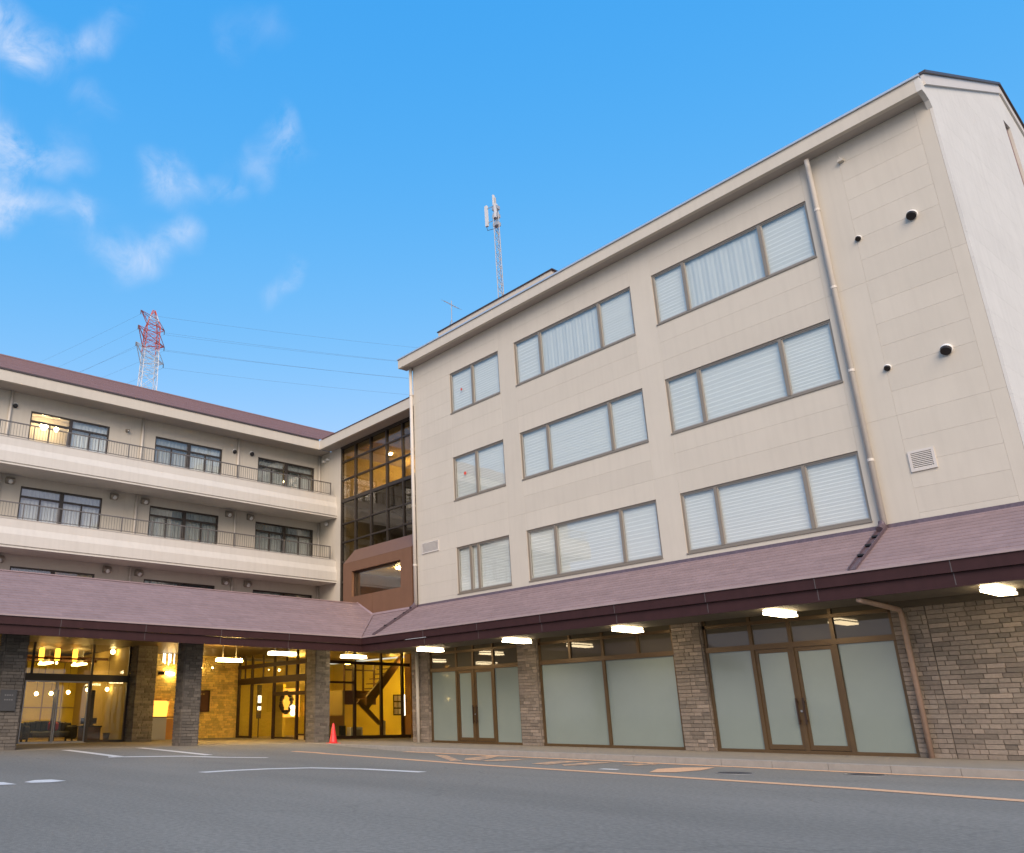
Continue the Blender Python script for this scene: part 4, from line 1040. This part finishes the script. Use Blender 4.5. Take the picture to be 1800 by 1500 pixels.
f.box(Xl-.06,Xl+.06,-1.0,4.3,2.98,3.10); f.box(Xl-.05,Xl+.05,-1.0,1.10,2.22,2.30); f.box(Xl-.06,Xl+.06,-1.0,4.3,.12,.24)
for y in ymul: f.box(Xl-.06,Xl+.06,y-.05,y+.05,.24,2.98); f.box(Xl-.05,Xl+.05,y-.045,y+.045,3.10,3.5)
f.build('frame','bronze_dark',lb_)
for a, b in zip(ymul, ymul[1:]):
    MB().box(Xl-.005,Xl+.005,a+.05,b-.05,.24,2.98).build('pane','pane_warm',lb_,at=(Xl,a,.24)); MB().box(Xl-.005,Xl+.005,a+.05,b-.05,3.1,3.5).build('pane','pane_warm',lb_,at=(Xl,a,3.1))
MB().box(Xl-.3,Xl+.1,4.0,4.3,.12,3.5).build('end_post','orange_wood',lb_)
# interior
q = MB(); q.box(-13.2,-.6,5.2,5.4,.12,3.5); q.box(-13.2,-13.0,-1.0,5.2,.12,3.5); q.build('inner_wall','yellow_wall',lb_)
MB().box(-13,-5.6,-1.0,5.2,.121,.128).build('floor','lobby_floor',lb_)
q = MB(); q.box(-5.3,-.55,4.6,4.8,.12,3.5); q.build('side_wall','yellow_wall',lb_)
q = MB(); q.box(-10.9,-10.2,.6,.75,.12,2.35); q.build('partition','yellow_wall',lb_)
q = MB(); q.box(-7.9,-6.7,1.4,1.5,.12,2.0); q.build('screen_wall','tan_wall',lb_)
q = MB(); [q.box(-7.4,-7.3,y,y+.05,2.0,3.1) for y in (1.9,2.35,2.9,3.5)]; q.box(-7.4,-7.3,1.9,3.55,2.85,2.9); q.box(-7.45,-7.25,1.85,3.55,1.45,2.02); q.build('lattice','wood_dark',lb_)
for (x, y, z) in ((-9.4,.8,3.2),(-7.2,.3,3.2),(-8.2,3.0,3.2),(-6.6,4.2,3.1)):
    MB().box(x-.5,x+.5,y-.1,y+.1,z,z+.05).build('lamp','lobby_lamp',lb_,at=(x,y,z))
st = MB(); st.prism([(-6.35,2.30,1.15),(-6.35,2.30,1.75),(-6.35,4.15,3.48),(-6.35,4.15,3.15),(-6.35,4.0,2.95)],(.12,0,0)); st.prism([(-6.35,1.85,1.50),(-6.35,2.95,.62),(-6.35,3.02,.75),(-6.35,1.95,1.66)],(.12,0,0))
for i in range(9): st.box(-7.4,-6.36,2.3+i*.2,2.52+i*.2,1.45+i*.21,1.49+i*.21)
st.build('staircase','wood_dark',lb_)
q = MB(); q.box(-6.3,-6.2,3.0,3.25,.12,.8); q.build('newel','white_paint',lb_)
t = thing('wreath_ornament', 'round dark wreath ornament on a golden board behind the lobby glass', 'ornament', (-9.9,.5,1.0))
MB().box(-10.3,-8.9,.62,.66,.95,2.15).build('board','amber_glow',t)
q = MB()
for k_ in range(22):
    an = k_*2*math.pi/22; r_ = .42+random.uniform(-.05,.05); q.sphere((-9.75+r_*math.cos(an),.50,1.55+r_*math.sin(an)), random.uniform(.06,.11), 7)
q.build('wreath','black',t)
MB().lathe(-9.1,.45,[(.06,1.0),(.12,1.1),(.07,1.25),(.13,1.38),(.05,1.45)],12).build('vase','panel_light',t,smooth=True)
t = thing('standing_sign', 'narrow black and white standing sign behind the lobby glass', 'sign', (-9.95,-.5,.12))
MB().box(-10.36,-10.30,-.62,-.42,.9,2.3).build('face','black',t); MB().box(-10.29,-10.285,-.60,-.44,1.55,1.85).build('print','panel_light',t); MB().box(-10.29,-10.285,-.60,-.44,1.25,1.40).build('print','panel_light',t); MB().box(-10.35,-10.31,-.54,-.50,.12,.9).build('post','black',t)
t = thing('notice_sheets', 'white notice sheets in two columns beside the stair', 'notice', (-6.5,4.1,1.0))
MB().box(-6.56,-6.53,3.95,4.45,1.0,1.86).build('board','charcoal',t)
for i in range(3):
    for j_ in range(2): MB().box(-6.53,-6.52,3.99+j_*.22,4.17+j_*.22,1.06+i*.27,1.27+i*.27).build('sheet','white_paint',t)
t = thing('light_column', 'slim white glowing sign near the end post of the lobby glass', 'sign', (-6.5,4.55,1.0)); MB().box(-6.56,-6.46,4.50,4.62,1.0,1.86).build('face','panel_light',t); MB().box(-6.57,-6.45,4.49,4.63,.12,1.0).build('stand','wood_dark',t)
t = thing('orange_counter', 'orange wood counter box behind the pillar by the red cone', 'counter', (-6.3,.9,.12)); MB().box(-6.6,-6.1,.2,1.05,.62,1.0).build('body','orange_wood',t); MB().box(-6.55,-6.15,.3,.95,.12,.62).build('legs','tan_wall',t)
t = thing('black_bin', 'black upright bin left of the white box inside the lobby', 'bin', (-6.1,1.15,.12)); MB().box(-6.2,-6.0,.85,1.08,.12,.58).build('body','black',t,bevel=.01); MB().box(-6.21,-5.99,.84,1.09,.58,.61).build('lid','charcoal',t)
t = thing('white_box', 'patterned white box on the lobby floor by the glass', 'box', (-6,1.5,.12)); MB().box(-6.2,-5.9,1.25,1.85,.12,.55).build('body','white_paint',t,bevel=.015); MB().box(-5.9,-5.895,1.35,1.75,.2,.46).build('print','metal_grey',t)

# ================================================================== traffic cone
t = thing('traffic_cone', 'red traffic cone standing in front of the stone porch pillar', 'cone', (-1.25,-2.75,.10))
cx, cy, cz = -1.25,-2.75,.10
MB().box(cx-.19,cx+.19,cy-.19,cy+.19,cz,cz+.03).build('base','cone_red',t,bevel=.02)
MB().lathe(cx,cy,[(.15,cz+.03),(.13,cz+.07),(.035,cz+.62),(.02,cz+.64)],20).build('body','cone_red',t,smooth=True)
MB().lathe(cx,cy,[(.094,cz+.28),(.074,cz+.38)],20).build('band','cone_red',t,smooth=True)

# ================================================================== roof top masts
t = thing('antenna_mast', 'slim lattice telecom mast with panel antennas on the right wing roof', 'antenna', (2.15,3,15.9))
q = MB(); cx, cy = 2.12, 3.0; rr = .13
legs = [(cx+rr*math.cos(a), cy+rr*math.sin(a)) for a in (0, 2.1, 4.2)]
for (x, y) in legs: q.tube([(x,y,15.9),(x,y,21.0)],.018,6)
z = 15.9; i = 0
while z < 20.9:
    for k_ in range(3):
        a, b = legs[k_], legs[(k_+1)%3]; 
        q.tube([(a[0],a[1],z),(b[0],b[1],z+.2)] if i%2 else [(b[0],b[1],z),(a[0],a[1],z+.2)],.010,5)
    z += .2; i += 1
q.build('lattice','galv',t)
MB().tube([(cx,cy,20.6),(cx,cy,21.75)],.035,8).build('top_pole','galv',t)
for (dx, dy, z0, z1, w_) in ((-.46,-.10,20.55,21.55,.06),(.07,-.12,20.7,21.35,.04),(-.05,.08,20.9,21.5,.04),(-.06,-.04,21.4,21.9,.03)):
    p_ = MB().box(cx+dx-w_,cx+dx+w_,cy+dy-.05,cy+dy+.05,z0,z1).build('panel_antenna','pylon_white',t,at=(cx+dx,cy+dy,z0))
    q = MB(); q.tube([(cx+dx,cy+dy,z0+.15),(cx,cy,z0+.15)],.015,5); q.tube([(cx+dx,cy+dy,z1-.15),(cx,cy,z1-.15)],.015,5); q.build('arm','galv',t)
for z in (20.35,20.75,21.15): MB().box(cx-.12,cx+.12,cy-.12,cy+.12,z,z+.16).build('radio_unit','galv',t,at=(cx,cy,z))
MB().tube([(cx-.5,cy-.1,20.6),(cx-.45,cy-.1,20.35),(cx-.1,cy,20.3),(cx,cy,20.0)],.012,6).build('cable','charcoal',t)
t = thing('tv_antenna', 'small thin television aerial on the roof left of the mast', 'antenna', (.62,1.6,15.9))
MB().tube([(.62,1.6,15.9),(.66,1.6,17.05)],.016,6).build('pole','galv',t); MB().tube([(.22,1.6,17.25),(1.02,1.6,16.55)],.012,6).build('boom','galv',t)
q = MB(); [q.tube([(.26+.15*i,1.4,17.21-.13*i),(.26+.15*i,1.8,17.21-.13*i)],.007,5) for i in range(6)]; q.build('elements','galv',t); q = MB(); q.tube([(.45,1.6,15.95),(.62,1.6,16.2),(.8,1.6,15.95)],.012,5); q.build('stay','galv',t)

# ================================================================== far pylon and wires
PX, PY = -170.2, 51.6
py_ = thing('pylon', 'red and white lattice power pylon far behind the left wing roof', 'pylon', (PX,PY,0))
def hw(z): return 4.8-2.2*min(z/80,1) if z < 80 else (2.6-.5*(z-80)/21 if z < 101 else 2.1*(107.3-z)/6.3+.05)
def col(z): return 'red' if (z > 104.5 or 94.3 < z < 102) else 'white'
parts = {'red':MB(),'white':MB()}
lev = [0,14,27,38,48,57,65,72,78,83,87]+[87+1.75*i for i in range(1,12)]
ang = R(38)
def crn(z):
    h = hw(z); return [(PX+h*math.cos(ang+k*math.pi/2)*1.15, PY+h*math.sin(ang+k*math.pi/2)*1.15, z) for k in range(4)]
for a, b in zip(lev, lev[1:]):
    A, B = crn(a), crn(b); g_ = parts[col((a+b)/2)]; tk = .085
    for k_ in range(4):
        g_.tube([A[k_],B[k_]],tk*1.3,5); g_.tube([A[k_],B[(k_+1)%4]],tk*.7,4); g_.tube([A[(k_+1)%4],B[k_]],tk*.7,4); g_.tube([B[k_],B[(k_+1)%4]],tk*.7,4)
dv = Vector((.05,-1.0,0)).normalized()
dv = Vector((.62,-.78,0)).normalized()
tips = []
for z, al_ in ((103.3,6.3),(98.6,6.9),(93.6,7.2)):
    for s_ in (-1,1):
        tip = Vector((PX,PY,z))+dv*s_*al_; tips.append(tip); g_ = parts['red' if z > 95 else 'white']
        h = hw(z)
        for c_ in crn(z): 
            if (Vector(c_)-tip).length < al_+h*.3: g_.tube([c_,tip],.10,4)
        for c_ in crn(z-2.6):
            if (Vector((c_[0],c_[1],z))-tip).length < al_+h*.3: g_.tube([c_,tip],.12,4)
        for f_ in (.35,.6,.8):
            p1 = Vector((PX,PY,z)).lerp(tip,f_); p2 = Vector((PX,PY,z-2.6)).lerp(tip,f_); g_.tube([p1,p2],.09,4)
parts['red'].build('red_lattice','pylon_red',py_,kind='stuff'); parts['white'].build('white_lattice','pylon_white',py_,kind='stuff')
wl_ = ['upper','middle','lower']
for i, tip in enumerate(tips):
    q = MB(); e1 = Vector((-330,-25,tip.z-14)); e2 = Vector((-60,246,tip.z-6))
    for e_ in (e1, e2):
        e_ = e_+Vector((dv.x,dv.y,0))*(4 if i%2 else -4)
        pts = []
        for k_ in range(25):
            t_ = k_/24; v = tip.lerp(e_, t_); v.z -= 1.2 + 4*4.0*t_*(1-t_); pts.append(v)
        q.tube(pts,.02,4)
        ins = MB()
    o = q.build('power_line','wire',at=tuple(tip)); tag(o, ('near ' if i%2 else 'far ')+wl_[i//2]+' power line hung from the pylon arm', 'wire', 'wires from the pylon')
    for e_ in (e1, e2): pass
    s = MB(); s.tube([tip, tip-Vector((0,0,1.2))],.12,6); s.build('insulator','wire',py_)
